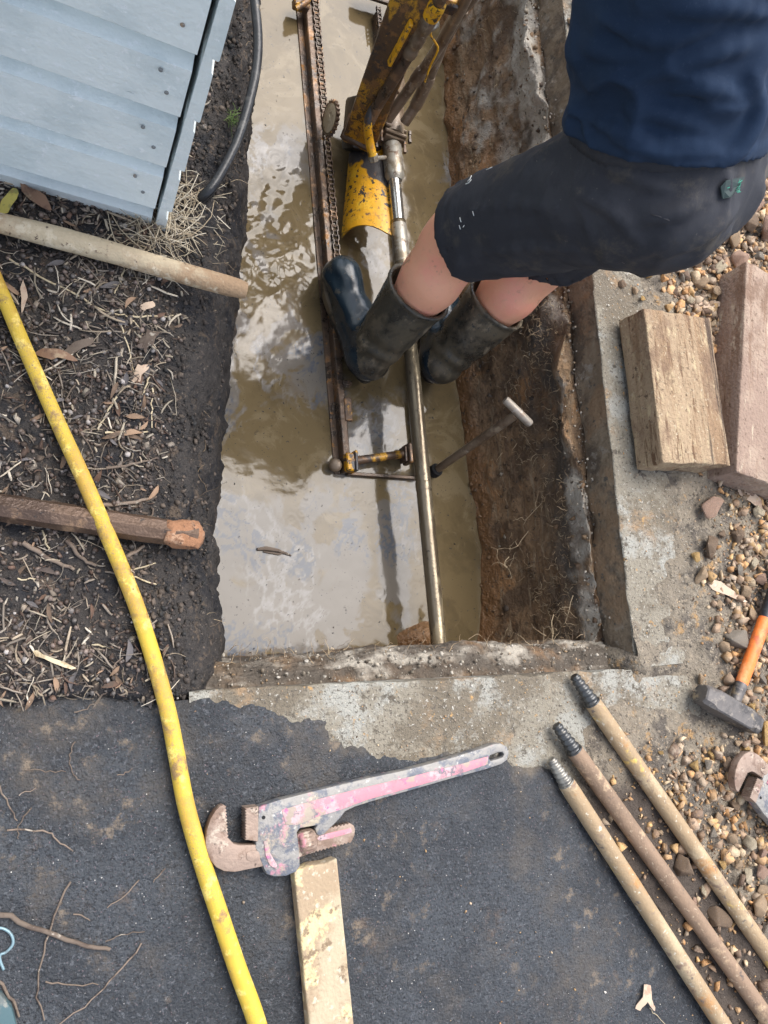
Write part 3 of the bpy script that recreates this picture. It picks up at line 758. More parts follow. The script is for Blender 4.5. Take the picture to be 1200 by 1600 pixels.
m_threadworn = mat('worn_thread_steel', (.30, .285, .25), [((.12, .115, .11), 24, .45, .66), ((.4, .35, .26), 50, .6, .7)], .4, .6, bump=[(150, .001)])
def helix(a, b, r0, r1, turns, n=28, m=80, depth=.0026):
    a = np.asarray(a, float); b = np.asarray(b, float); d, s, t = frame(a, b); V = []
    for i in range(m):
        u = i/(m-1)
        for k in range(n):
            w = 2*math.pi*k/n; c = .5+.5*math.cos(2*math.pi*turns*u-w); c = c*c*(3-2*c)
            r = (r0+(r1-r0)*u)-depth*(1-c)
            V.append(a+(b-a)*u+s*math.cos(w)*r+t*math.sin(w)*r)
    F = [(i*n+k, i*n+(k+1) % n, (i+1)*n+(k+1) % n, (i+1)*n+k) for i in range(m-1) for k in range(n)]
    F.append(tuple(range(n-1, -1, -1))); F.append(tuple(range((m-1)*n, m*n)))
    return np.array(V), F
def drill_rod(tip, shoulder, far, mr, mt, label, z0, rad):
    T = P(*tip, z0); S = P(*shoulder, z0); E = P(*far, z0+.006)
    d = (E-S)/np.linalg.norm(E-S); E = S+d*1.7
    T = S-d*np.linalg.norm(T-S)
    r = thing('drill_rod', label, 'drill rod', S-[0, 0, rad], 'threaded drill rods on the path')
    obj('thread', helix(T, S, rad*.60, rad*.90, 5.2), mt, r, angle=50)
    obj('thread_core', lathe(T-d*.003, T+d*.002, [(0, rad*.42), (.4, rad*.50), (1, rad*.52)], 20), mt, r)
    L = np.linspace(0, 1, 60)
    pth = S+(E-S)*L[:, None]
    rr = np.full(60, rad); rr = rr+.0006*fbm(L*9, L*0+z0*100+rad*1000, .3, 3, 331); rr[0] = rad*.965
    obj('rod_tube', tube(pth, rr, 24), mr, r, angle=60)
    obj('collar_ring', lathe(S-d*.004, S+d*.001, [(0, rad*.80), (.2, rad*.93), (1, rad*.95)], 24), mt, r, angle=50)
drill_rod((892, 1066), (926, 1098), (1200, 1492), m_rod, m_thread, 'pale clay-coated drill rod with black thread, nearest the hammer', .024, .0205)
drill_rod((866, 1140), (898, 1173), (1180, 1565), m_rod2, m_thread, 'brown drill rod with black thread, middle of the three rods', .026, .0205)
drill_rod((860, 1190), (885, 1224), (1120, 1588), m_rod, m_threadworn, 'ochre drill rod with worn grey thread, leftmost of the three rods', .024, .0205)

# ---------- pipe wrenches
m_wpaint = mat('chipped_pink_paint', (.48, .20, .24), [((.52, .34, .35), 22, .48, .62, {'detail': 11}), ((.14, .135, .155), 30, .54, .61, {'detail': 12, 'nr': .76, 'gate': (9, .40, .52)}), ((.33, .27, .22), 26, .60, .66, {'detail': 12}), ((.46, .13, .26), 60, .6, .7), ((.34, .29, .23), 16, .60, .72, {'detail': 10})], .62, bump=[(80, .002)])
m_wiron = mat('worn_wrench_iron', (.25, .24, .225), [((.12, .13, .155), 26, .46, .60, {'detail': 11, 'nr': .72}), ((.40, .20, .24), 30, .60, .70, {'detail': 10}), ((.36, .31, .235), 14, .56, .70, {'detail': 11, 'nr': .72}), ((.44, .43, .40), 70, .62, .74)],
    .55, .25, bump=[(60, .003), (160, .0015)])
m_wjaw = mat('rusty_wrench_jaw', (.29, .215, .17), [((.20, .135, .10), 20, .46, .6, {'detail': 8}), ((.42, .35, .28), 32, .55, .68, {'detail': 8}), ((.48, .22, .24), 18, .62, .72), ((.10, .07, .055), 60, .62, .72)], .6, .25, bump=[(70, .004)])
ZW = .022
def zz(x, y): return P(x/2.2222+280, y/2.2222+1100, ZW)[:2]
w_o = zz(265, 410); w_u = zz(1080, 185)-w_o; w_u /= np.linalg.norm(w_u); w_v = np.array([-w_u[1], w_u[0]])
def wl(x, y):
    p = zz(x, y)-w_o; return (p @ w_u, p @ w_v)
def smooth_poly(pts, n=4):
    pts = [np.r_[p, 0.0] for p in pts]; m = len(pts); out = []
    for i in range(m):
        p0, p1, p2, p3 = pts[i-1], pts[i], pts[(i+1) % m], pts[(i+2) % m]
        for k in range(n):
            t = k/n
            out.append((.5*((2*p1)+(-p0+p2)*t+(2*p0-5*p1+4*p2-p3)*t*t+(-p0+3*p1-3*p2+p3)*t**3))[:2])
    return out
def teeth(a, b, n, depth):
    """zigzag from a to b"""
    a = np.array(a); b = np.array(b); d = b-a; nn = np.array([-d[1], d[0]])/np.linalg.norm(d); out = []
    for i in range(n):
        out += [tuple(a+d*(i/n)), tuple(a+d*((i+.5)/n)+nn*depth)]
    return out+[tuple(b)]
def make_wrench(label, loc, rotz, flip):
    r = thing('pipe_wrench', label, 'pipe wrench', loc, 'pipe wrenches')
    body = [wl(*p) for p in ((268, 352), (330, 330), (480, 292), (640, 254), (780, 224), (920, 187), (1040, 150), (1078, 136), (1103, 134), (1124, 146), (1131, 168), (1124, 192), (1104, 206), (1050, 224), (930, 256), (780, 299), (660, 333), (600, 352), (566, 368), (548, 392), (520, 420), (492, 447), (478, 452),
        (467, 446), (462, 428), (468, 416), (410, 426), (400, 440), (408, 500), (410, 556), (396, 576), (362, 590), (322, 592), (296, 584), (284, 560), (256, 492), (262, 440))]
    hole = [wl(*p) for p in ((1062, 186), (1066, 176), (1090, 166), (1108, 164), (1114, 172), (1108, 182), (1090, 188), (1068, 194))]
    T = .0125
    obj('handle', prism(body, -T, T, .0035, [hole]), m_wiron, r, local=True, angle=40)
    rec = [wl(*p) for p in ((346, 362), (470, 326), (620, 288), (800, 246), (960, 206), (1058, 178), (1056, 206), (960, 238), (800, 284), (640, 328), (560, 358), (470, 386), (400, 414), (360, 414))]
    obj('painted_recess', prism(rec, -T-.0012, T+.0012, .001), m_wpaint, r, local=True)
    obj('housing_rib', prism([wl(*p) for p in ((284, 470), (296, 466), (306, 510), (330, 552), (326, 566), (304, 552), (290, 520))], -T-.003, T+.003, .0015), m_wpaint, r, local=True)
    heel = [wl(222, 352), wl(262, 350), wl(264, 470), wl(222, 468)]
    hj = teeth(wl(219, 464), wl(219, 356), 11, -.0028)+[wl(266, 350), wl(264, 470)]
    obj('heel_jaw', prism(hj, -.014, .014, .0006), m_wjaw, r, local=True, angle=20)
    hk = [wl(*p) for p in ((148, 346), (134, 350), (118, 368), (102, 394), (90, 430), (85, 472), (90, 506), (102, 536), (122, 560), (150, 574), (186, 577), (240, 566), (290, 556), (420, 524), (420, 478), (280, 482), (205, 484), (184, 480), (170, 466))]
    hk = hk+teeth(wl(166, 462), wl(158, 352), 10, .0026)
    obj('hook_jaw', prism(hk, -.011, .011, .003), m_wjaw, r, local=True, angle=30)
    obj('hook_pad', prism(smooth_poly([wl(*p) for p in ((226, 512), (246, 502), (268, 506), (272, 528), (250, 540), (228, 534))], 3), -.0125, .0125, .001), m_wjaw, r, local=True)
    top = teeth(wl(588, 412), wl(404, 452), 15, -.0030)
    bot = teeth(wl(404, 522), wl(590, 472), 15, -.0030)
    shank = top+bot+[wl(600, 452), wl(602, 432), wl(598, 418)]
    obj('threaded_shank', prism(shank, -.0085, .0085, .0008), m_wjaw, r, local=True, angle=30)
    obj('shank_groove', prism(smooth_poly([wl(*p) for p in ((480, 470), (574, 446), (590, 440), (586, 426), (570, 430), (480, 452))], 2), -.0097, .0097, .0006), m_wpaint, r, local=True)
    a = np.r_[wl(410, 482), 0]; b = np.r_[wl(468, 468), 0]
    def knurl(i, w): return 1+.035*((int(round(w/(2*math.pi/40))) % 2)*2-1)*(1 if 1 < i < 8 else 0)
    obj('adjusting_nut', tube(a+(b-a)*np.linspace(0, 1, 10)[:, None], [.0175, .0215, .022, .022, .022, .022, .022, .022, .0205, .017], 40, rfun=knurl), m_wjaw, r, local=True, angle=50)
    obj('pin', lathe(np.r_[wl(284, 388), -T-.001], np.r_[wl(284, 388), T+.0012], [(0, .0035), (1, .0035)], 10), m_dark, r, local=True)
    r.rotation_euler = (math.pi if flip else 0, 0, rotz)
    return r
make_wrench('long pipe wrench with flaking pink paint lying across the dark asphalt', (*w_o, ZW+.004), math.atan2(w_u[1], w_u[0]), False)
h2 = P(1163, 1240, .05)[:2]; h2e = P(1200, 1284, .05)[:2]
d2 = h2e-h2; make_wrench('muddy pink pipe wrench on the stones, only its jaws in view', (*(P(1180, 1236, .05)[:2]), .05), math.atan2(d2[1], d2[0]), True)

# ---------- sledge hammer
m_head = mat('worn_hammer_steel', (.13, .12, .115), [((.07, .066, .066), 12, .45, .6), ((.30, .245, .17), 16, .58, .68, {'detail': 9}), ((.20, .18, .16), 50, .55, .68), ((.34, .31, .25), 30, .66, .74)], .5, .5, bump=[(50, .003)])
m_orange = mat('orange_fibreglass', (.80, .20, .035), [((.55, .12, .04), 20, .5, .66), ((.86, .33, .12), 9, .55, .7), ((.30, .10, .05), 60, .64, .72), ((.5, .36, .25), 24, .66, .74)], .5, bump=[(90, .0015)])
ZH = .042
H0 = P(1094, 1083, ZH); H1 = P(1181, 1133, ZH); hc = P(1146, 1100, ZH+.002)
ham = thing('sledge_hammer', 'club hammer with orange handle and dull steel head lying on the stones', 'hammer', ((H0+H1)/2)*[1, 1, 0]+[0, 0, .012])
d_ = (H1-H0)/np.linalg.norm(H1-H0); sdir = np.cross([0, 0, 1.0], d_)
def octo(c, w, h, ch): 
    o8 = [(-w+ch, -h), (w-ch, -h), (w, -h+ch), (w, h-ch), (w-ch, h), (-w+ch, h), (-w, h-ch), (-w, -h+ch)]
    return [c+sdir*p[0]+np.array([0, 0, p[1]]) for p in o8]
V = []; L = np.linalg.norm(H1-H0)
for (u, w, ch) in ((0, .0205, .008), (.0035, .024, .0095), (.030, .0255, .0095), (.042, .0260, .0035), (L-.042, .0260, .0035), (L-.030, .0255, .0095), (L-.0035, .024, .0095), (L, .0205, .008)):
    V += octo(H0+d_*u, w, w, ch)
F = [(i*8+k, i*8+(k+1) % 8, (i+1)*8+(k+1) % 8, (i+1)*8+k) for i in range(7) for k in range(8)]+[tuple(range(7, -1, -1)), tuple(range(56, 64))]
obj('hammer_head', (V, F), m_head, ham, angle=20)
HA = P(1150, 1092, ZH); HB = P(1197, 962, ZH+.01); hd = (HB-HA)/np.linalg.norm(HB-HA); Lh = np.linalg.norm(HB-HA)
def hseg(u0, u1, prof, m, nm):
    obj(nm, tube([HA+hd*(u0+(u1-u0)*t) for t, r in prof], [r for t, r in prof], 20, squash=.85), m, ham, angle=50)
hseg(-.01, .045, [(0, .015), (.5, .0165), (.9, .0175), (1, .016)], m_head, 'handle_collar')
hseg(.040, Lh-.01, [(0, .0155), (.05, .0175), (.5, .0185), (.95, .0185), (1, .018)], m_orange, 'handle')
hseg(Lh-.012, Lh+.24, [(0, .0175), (.06, .0205), (.12, .0195), (.3, .0205), (.6, .0195), (.9, .021), (1, .019)], m_black, 'grip')

# ---------- timber
m_wood = mat('sawn_timber_muddy', (.35, .255, .160), [((.27, .175, .10), 18, .46, .64, {'st': (.10, 1, 1), 'detail': 11}), ((.46, .36, .22), 34, .52, .68, {'st': (.35, 1, 1), 'detail': 12, 'nr': .72}), ((.15, .085, .045), 70, .58, .70, {'st': (.12, 1, 1), 'detail': 9}), ((.52, .44, .31), 90, .61, .72, {'nr': .72}), ((.11, .07, .045), 70, .59, .69, {'nr': .75}), ((.19, .12, .075), 9, .51, .66, {'st': (.6, 1, 1), 'detail': 12, 'nr': .74, 'amt': .8}), ((.07, .045, .03), 14, .66, .73, {'st': (.05, 1, 1)})],
    .9, bump=[(26, .010, {'st': (.12, 1, 1)}), (100, .010), (260, .004)])
m_wood2 = mat('reddish_timber_muddy', (.27, .19, .145), [((.33, .245, .185), 8, .47, .64, {'detail': 12}), ((.22, .14, .095), 22, .54, .66, {'st': (.10, 1, 1), 'detail': 10}), ((.43, .35, .26), 40, .60, .74, {'st': (.3, 1, 1)}), ((.12, .075, .05), 70, .60, .70, {'nr': .75}), ((.17, .105, .07), 6, .58, .72, {'detail': 12, 'amt': .8})], .9, bump=[(30, .007, {'st': (.12, 1, 1)}), (110, .008)])
m_plank = mat('clay_smeared_plank', (.42, .345, .235), [((.34, .255, .165), 9, .44, .58, {'detail': 9}), ((.58, .47, .26), 14, .56, .64, {'detail': 9}), ((.21, .15, .095), 26, .60, .70, {'detail': 9}), ((.50, .44, .34), 60, .58, .7)], .85, bump=[(40, .004), (150, .003)])
def timber(name, corners_px, zt, zb, material, label, seed, rough=.0018, extend=None):
    """a sawn balk from the four corners of its top face: near-left, near-right, far-right, far-left"""
    c = [P(*p, zt) for p in corners_px]
    o_ = (c[0]+c[1]+c[2]+c[3])/4; u = (c[2]+c[3]-c[0]-c[1])/2; L = np.linalg.norm(u); u /= L
    v = (c[1]+c[2]-c[0]-c[3])/2; v -= u*(v @ u); W = np.linalg.norm(v); v /= W; w = np.cross(u, v); w = w if w[2] > 0 else -w
    if extend: o_ = o_+u*extend/2*(1 if extend > 0 else 1); L += abs(extend)
    H_ = zt-zb
    bm = bmesh.new(); bmesh.ops.create_cube(bm, size=1)
    for q in bm.verts: q.co = Vector((q.co.x*L, q.co.y*W, q.co.z*H_))
    bmesh.ops.bevel(bm, geom=bm.edges[:], offset=.003, segments=2, affect='EDGES', profile=.5)
    bmesh.ops.subdivide_edges(bm, edges=[e for e in bm.edges if e.calc_length() > .02], cuts=14, use_grid_fill=True)
    for q in bm.verts:
        n_ = mnoise.fractal(Vector((q.co.x*6+seed, q.co.y*30, q.co.z*30)), 1, 2, 4)
        n2 = mnoise.fractal(Vector((q.co.x*30+seed, q.co.y*30, q.co.z*30)), 1, 2, 3); q.co += q.co.normalized()*rough*(n_*1.8+n2*.9)
    bm.verts.index_update(); Vb = np.array([q.co[:] for q in bm.verts]); Fb = [tuple(q.index for q in f.verts) for f in bm.faces]; bm.free()
    me = mesh_from(name, Vb, Fb, True); me.set_sharp_from_angle(angle=math.radians(50)); me.materials.append(material)
    o = bpy.data.objects.new(name, me); COL.objects.link(o)
    # local axes of the balk: x along the grain
    R3 = Matrix((u, v, w)).transposed(); ctr = o_-w*H_/2
    o.matrix_world = Matrix.Translation(Vector(ctr)) @ R3.to_4x4()
    return tag(o, label, 'timber')
timber('timber_block', ((1037, 728), (1140, 722), (1108, 488), (1007, 491)), .105, .012, m_wood, 'short sawn timber block, rough and yellowish, lying beside the concrete edge', 3, .0025)
timber('timber_balk', ((1150, 752), (1262, 764), (1270, 440), (1166, 432)), .115, .012, m_wood2, 'long reddish timber balk lying on the gravel at the right edge', 9, .002)
timber('timber_plank', ((480, 1598), (556, 1596), (524, 1346), (462, 1357)), .036, .006, m_plank, 'clay-smeared plank on the asphalt pointing up at the pipe wrench', 15, .0015, extend=-.14)

# ---------- boring rig in the pit
m_rig = mat('rusty_muddy_steel', (.115, .075, .05), [((.06, .045, .035), 14, .45, .6, {'rough': .25}), ((.24, .14, .075), 18, .56, .68, {'detail': 8}), ((.30, .15, .05), 36, .62, .72, {'rough': .85}), ((.52, .27, .03), 26, .66, .72, {'gate': (9, .52, .6)}), ((.27, .2, .13), 60, .62, .72)], .42, .3,
    bump=[(60, .003), (200, .001)])
m_yel = mat('chipped_yellow_paint', (.66, .33, .012), [((.72, .42, .03), 12, .5, .66), ((.46, .23, .05), 22, .58, .7, {'detail': 8}), ((.04, .035, .032), 62, .57, .61, {'detail': 4, 'gate': (5, .30, .50)}), ((.055, .052, .055), 8, .60, .63, {'detail': 8, 'nr': .4}), ((.16, .085, .04), 26, .62, .69, {'detail': 9})],
    .4, bump=[(70, .002), (200, .0008)])
m_column = mat('rusty_yellow_column', (.10, .06, .036), [((.055, .045, .042), 9, .48, .62, {'rough': .3}), ((.55, .29, .03), 9, .52, .60, {'detail': 11, 'nr': .7, 'st': (1, 1, .4)}), ((.23, .12, .05), 26, .52, .64, {'detail': 9}), ((.10, .06, .035), 46, .54, .62, {'detail': 8}), ((.05, .04, .036), 70, .62, .68)],
    .45, .15, bump=[(50, .003), (160, .001)])
m_chrome = mat('wet_bright_steel', (.50, .50, .48), [((.33, .31, .27), 12, .45, .62, {'st': (1, .2, 1)}), ((.25, .2, .14), 30, .60, .70, {'rough': .5})], .14, .9, bump=[(90, .0006)])
m_grey = mat('muddy_grey_steel', (.36, .34, .29), [((.22, .18, .13), 22, .46, .62, {'detail': 8}), ((.14, .09, .06), 40, .58, .68), ((.5, .48, .43), 60, .62, .7)], .42, .5, bump=[(60, .002)])
m_mudpipe = mat('mud_filmed_pipe', (.20, .15, .105), [((.13, .09, .06), 16, .46, .62), ((.30, .24, .17), 26, .56, .68, {'detail': 8}), ((.40, .36, .3), 50, .66, .74)], .35, .25, bump=[(70, .002)])
m_drillpipe = mat('wet_muddy_drill_pipe', (.20, .165, .115), [((.13, .10, .065), 10, .45, .6, {'st': (2, .4, 2)}), ((.33, .27, .175), 9, .56, .68, {'st': (2, .7, 2), 'detail': 8}), ((.06, .05, .04), 75, .62, .68, {'gate': (6, .46, .58)}), ((.40, .38, .32), 30, .66, .74, {'st': (2, .3, 2)})], .24, .55, bump=[(80, .0012)])
m_oily = mat('oily_dark_steel', (.035, .030, .028), [((.09, .055, .035), 20, .56, .68, {'detail': 8}), ((.02, .02, .02), 9, .5, .6)], .38, .2, bump=[(60, .002)])
rig = thing('boring_rig', 'rusty yellow horizontal boring rig with chain and column standing in the muddy water', 'boring rig', P(600, 400, WZ))
ZR = -.468
# left rail: an angle section with the chain lying in it
ra, rb = P(478, -70, ZR), P(546, 738, ZR)
dr, srr, trr = frame(ra, rb)
rail = obj('rail', MB().add(*bar(ra+[-.006, 0, -.02], rb+[-.006, 0, -.02], .022, .05, bevel=.003)).add(*bar(ra+[-.020, 0, -.036], rb+[-.020, 0, -.036], .030, .016)), m_rig, rig)
ch = MB(); pitch = .0150; n_l = int(np.linalg.norm(rb-ra)/pitch*.80)
side = np.array([srr[0], srr[1], 0]); side = side if side[0] > 0 else -side
for i in range(n_l):
    c = ra+dr*(i*pitch+.004)+side*.0145+np.array([0, 0, .007])
    w_ = .0098 if i % 2 else .0070
    for sg in (-1, 1):
        ch.add(*box(c+side*w_*sg, (pitch*1.12, .0024, .012), (dr, side, (0, 0, 1))))
    ch.add(*lathe(c-dr*pitch/2-side*.0115, c-dr*pitch/2+side*.0115, [(0, .0024), (1, .0024)], 6))
    ch.add(*lathe(c-dr*pitch/2-side*.0056, c-dr*pitch/2+side*.0056, [(0, .0048), (1, .0048)], 8))
obj('chain', ch, m_rig, rig, smooth=False, kind='stuff')
obj('rail_clamp', MB().add(*box(P(538, 600, ZR-.002)+[0.004, 0, 0], (.030, .014, .03), bevel=.002)), m_rig, rig)
obj('rail_packing', MB().add(*box(P(541, 640, ZR)+[.004, 0, 0], (.024, .07, .016), bevel=.002)), m_column, rig)
# right rail
qa, qb = P(588, 20, ZR-.006), P(657, 738, ZR-.006)
obj('rail', MB().add(*bar(qa+[.004, 0, -.02], qb+[.004, 0, -.02], .020, .05, bevel=.003)).add(*bar(qa+[.028, 0, -.028], qb+[.028, 0, -.028], .036, .006)), m_rig, rig)
ch = MB(); dq, sq, _t3 = frame(qa, qb)
for i in range(5):
    c = qa+dq*(i*pitch)+np.array([0, 0, .016])
    for sg in (-1, 1): ch.add(*box(c+np.array([.006*sg, 0, 0]), (pitch*1.12, .0018, .010), (dq, (1, 0, 0), (0, 0, 1))))
    ch.add(*lathe(c-[.008, 0, 0], c+[.008, 0, 0], [(0, .004), (1, .004)], 8))
obj('chain_stub', ch, m_rig, rig, smooth=False, kind='stuff')
obj('rail_bracket', MB().add(*box(P(470, 8, ZR+.01), (.05, .03, .03), bevel=.004)).add(*tube([P(462, 14, ZR+.02), P(480, 2, ZR+.03), P(490, -14, ZR+.03)], .009, 10)), m_column, rig)
obj('tail_plate', MB().add(*box(P(590, -8, ZR+.02), (.11, .05, .012), bevel=.002)), m_rig, rig)
# front cross bar with its collars
ca, cb = P(540, 722, ZR+.014), P(640, 708, ZR+.014)
xb = obj('cross_bar', MB().add(*lathe(ca, cb, [(0, .0125), (1, .0125)], 16)), m_column, rig)
obj('collar', MB().add(*box(P(545, 723, ZR+.008), (.026, .052, .036), bevel=.004)).add(*box(P(553, 722, ZR+.008), (.010, .060, .044), bevel=.003)), m_yel, rig)
obj('collar', MB().add(*box(P(637, 710, ZR+.010), (.016, .060, .05), bevel=.004)).add(*box(P(630, 711, ZR+.010), (.008, .046, .04), bevel=.002)), m_rig, rig)
obj('end_bolt', MB().add(*lathe(P(524, 727, ZR-.045), P(524, 727, ZR+.008), [(0, .019), (.85, .019), (.93, .017), (1, .010)], 18)), m_mudpipe, rig)
obj('end_plate', MB().add(*bar(P(540, 741, WZ+.003), P(648, 748, WZ+.003), .010, .03)).add(*box(P(660, 735, ZR), (.02, .04, .05), bevel=.003)), m_rig, rig)
# carriage guard: curved sheet arched over the drive
gu = []; NA, NY = 18, 26
gy0, gy1 = P(570, 352, -.38)[1], P(560, 205, -.36)[1]
for side_, th in ((0, 0), (1, -.005)):
    for i in range(NY):
        v = i/(NY-1)
        for k in range(NA):
            u = k/(NA-1); ang = math.radians(176-92*u)
            y = gy0+(gy1-gy0)*v+(.020*math.sin(math.pi*min(1, u*1.1))-.022*u)*(1-v)
            cx = P(600, 352-147*v, -.40)[0]
            r_ = (.112-.022*v)+th; gu.append((cx+r_*math.cos(ang), y, -.475+r_*.95*math.sin(ang)))
F = []
for s_ in range(2):
    o_ = s_*NA*NY
    for i in range(NY-1):
        for k in range(NA-1):
            q = (o_+i*NA+k, o_+i*NA+k+1, o_+(i+1)*NA+k+1, o_+(i+1)*NA+k); F.append(q if s_ else q[::-1])
for k in range(NA-1): F.append((k, k+1, NA*NY+k+1, NA*NY+k))
for i in range(NY-1): F.append(((i+1)*NA, i*NA, NA*NY+i*NA, NA*NY+(i+1)*NA))
obj('curved_guard', (np.array(gu), F), m_yel, rig, angle=50)
# drive housing with its sprocket
hc_ = P(570, 205, -.36)
obj('drive_housing', MB().add(*box(P(568, 196, -.40), (.15, .10, .105), (np.array([-.05, .85, .5]), np.array([1, .04, 0]), np.array([0, -.5, .85])), bevel=.014, seg=2)), m_oily, rig, angle=35)
sc_ = P(517, 185, -.395)
spro = MB(); NT = 22; outl = []
for i in range(NT*4):
    a_ = 2*math.pi*i/(NT*4); r_ = .047+(.0045 if i % 4 in (1, 2) else -.001); outl.append((r_*math.cos(a_), r_*math.sin(a_)))
Vp, Fp = prism(outl, -.005, .005)
axs = np.array([-1.0, -.05, .08]); axs /= np.linalg.norm(axs); e1 = np.cross(axs, [0, 0, 1.0]); e1 /= np.linalg.norm(e1); e2 = np.cross(axs, e1)
spro.add(sc_+Vp[:, :1]*e1+Vp[:, 1:2]*e2+Vp[:, 2:]*axs, Fp)
sp = obj('sprocket', spro, m_rig, rig, angle=20)
obj('sprocket_dish', MB().add(*lathe(sc_, sc_+axs*.010, [(0, .041), (.6, .040), (.75, .034), (.8, .012), (1, .010)], 24)), m_pole, sp)
# column
c0, c1 = P(563, 215, -.40), P(652, -22, .12)
dcol = (c1-c0)/np.linalg.norm(c1-c0); c1 = c0+dcol*.86
vcam = np.array([0, 0, CAM_H])-c0; fx = np.cross(dcol, vcam); fx /= np.linalg.norm(fx); fy = np.cross(dcol, fx)
Lc = np.linalg.norm(c1-c0)
obj('column', MB().add(*box((c0+c1)/2-fx*0.0, (Lc, .100, .085), (dcol, fx, fy), .008, 2)), m_column, rig, angle=30)
sgn = 1 if (fx @ BAS[:, 0]) > 0 else -1
edge = fx*sgn                                             # towards the right of the picture
obj('column_weld', MB().add(*box(c0+dcol*.02, (.02, .112, .098), (dcol, fx, fy), .006)), m_rig, rig)
obj('hydraulic_line', tube(catmull([P(577, 190, -.25), P(590, 165, -.20), P(616, 122, -.10), P(645, 75, .0), P(672, 28, .10), P(694, -15, .19), P(716, -70, .30)], 8), .0155, 16), m_rig, rig)
obj('line_coupling', MB().add(*lathe(P(638, 86, -.023), P(672, 28, .10), [(0, .018), (.04, .0195), (.16, .0195), (.2, .017), (.3, .017), (.34, .019), (.5, .019), (.55, .017), (.7, .0175), (.74, .020), (.95, .020), (1, .017)], 20)), m_mudpipe, rig, angle=30)
obj('line_band', MB().add(*lathe(P(673, 26, .104), P(685, 4, .15), [(0, .0205), (.3, .022), (.5, .0205), (.7, .022), (1, .0205)], 20)), m_yel, rig)
obj('painted_strip', MB().add(*bar(P(608, 100, -.065), P(643, 34, .075), .010, .020, bevel=.002)), m_yel, rig)
elb = obj('yellow_elbow', tube(catmull([P(592, 160, -.20), P(580, 176, -.225), P(575, 196, -.255), P(577, 220, -.295), P(582, 243, -.32)], 8), .0128, 14), m_yel, rig)
obj('elbow_nut', MB().add(*lathe(P(582, 240, -.32), P(584, 253, -.333), [(0, .0135), (.1, .0150), (.9, .0150), (1, .0135)], 6)).add(*lathe(P(586, 247, -.328), P(602, 246, -.345), [(0, .006), (1, .006)], 10)), m_grey, elb, angle=20)
# swivel and chuck
ZC = -.365
obj('swivel_body', MB().add(*lathe(P(616, 150, ZC), P(613, 214, ZC), [(0, .012), (.1, .026), (.3, .031), (.6, .033), (.8, .036), (1, .037)], 22)).add(*lathe(P(612, 150, ZC-.01), P(626, 120, ZC-.02), [(0, .030), (.6, .026), (1, .012)], 18)), m_mudpipe, rig)
fl = MB(); ax_ = P(622, 340, ZC)-P(612, 225, ZC); ax_ /= np.linalg.norm(ax_); fs_ = np.cross(ax_, [0, 0, 1.0]); fs_ /= np.linalg.norm(fs_)
for k, (yy, tk) in enumerate(((208, .008), (216, .010), (224, .006))):
    fl.add(*box(P(613, yy, ZC), (tk, .080, .062), (ax_, fs_*.985+np.array([0, 0, .17*(1 if fs_[2] >= 0 else 1)]), np.cross(ax_, fs_)), .003))
flo = obj('flange', fl, m_mudpipe, rig, angle=30)
for (px, py) in ((588, 222), (640, 214), (596, 212), (632, 230)):
    obj('bolt', MB().add(*lathe(P(px, py-8, ZC+.018), P(px, py+9, ZC+.018), [(0, .006), (.3, .006), (.32, .0042), (.7, .0042), (.72, .0065), (1, .0065)], 6)), m_rig, flo, angle=20)
obj('chuck_sleeve', MB().add(*lathe(P(612, 226, ZC), P(617, 283, ZC), [(0, .025), (.05, .0285), (.55, .0295), (.86, .0300), (.9, .028), (1, .0215)], 26)), m_grey, rig, angle=30)
obj('chrome_shaft', MB().add(*lathe(P(616, 280, ZC), P(622, 348, ZC), [(0, .0195), (.9, .0195), (1, .0205)], 24)), m_chrome, rig)
# two control handles with sleeves
for nm, pts, sl_ in (('lever', [P(606, 186, -.30), P(640, 138, -.2), P(676, 88, -.08), P(716, 20, .08), P(745, -40, .22)], ((.30, .40), )),
                     ('lever', [P(632, 192, -.31), P(652, 160, -.25), P(676, 108, -.14), P(694, 62, -.04), P(716, 22, .05), P(742, -10, .14), P(775, -60, .26)], ((.14, .30), (.50, .72)))):
    pth = catmull(pts, 10); lv_ = obj(nm, tube(pth, .0155, 16), m_mudpipe, rig)
    for (t0, t1) in sl_:
        q0, q1 = int(t0*len(pth)), int(t1*len(pth)); seg = pth[q0:q1+1]
        obj('lever_sleeve', tube(seg, np.r_[.0165, np.full(len(seg)-2, .0188), .0165], 16), m_mudpipe, lv_, angle=40)
obj('wire_handle', tube(catmull([P(664, 128, -.10), P(672, 104, -.06), P(684, 78, -.01), P(680, 66, .01), P(673, 54, .03), P(676, 40, .05), P(680, 34, .05)], 8), .0026, 8), m_yel, rig)
obj('handle_pivot', MB().add(*lathe(P(672, 44, .03), P(684, 36, .035), [(0, .008), (.2, .0095), (.8, .0095), (1, .006)], 12)), m_grey, rig)
obj('control_head', MB().add(*box(P(700, 2, .10), (.05, .05, .04), bevel=.008)).add(*lathe(P(690, 10, .09), P(715, -6, .11), [(0, .011), (.5, .014), (1, .011)], 14)), m_column, rig)

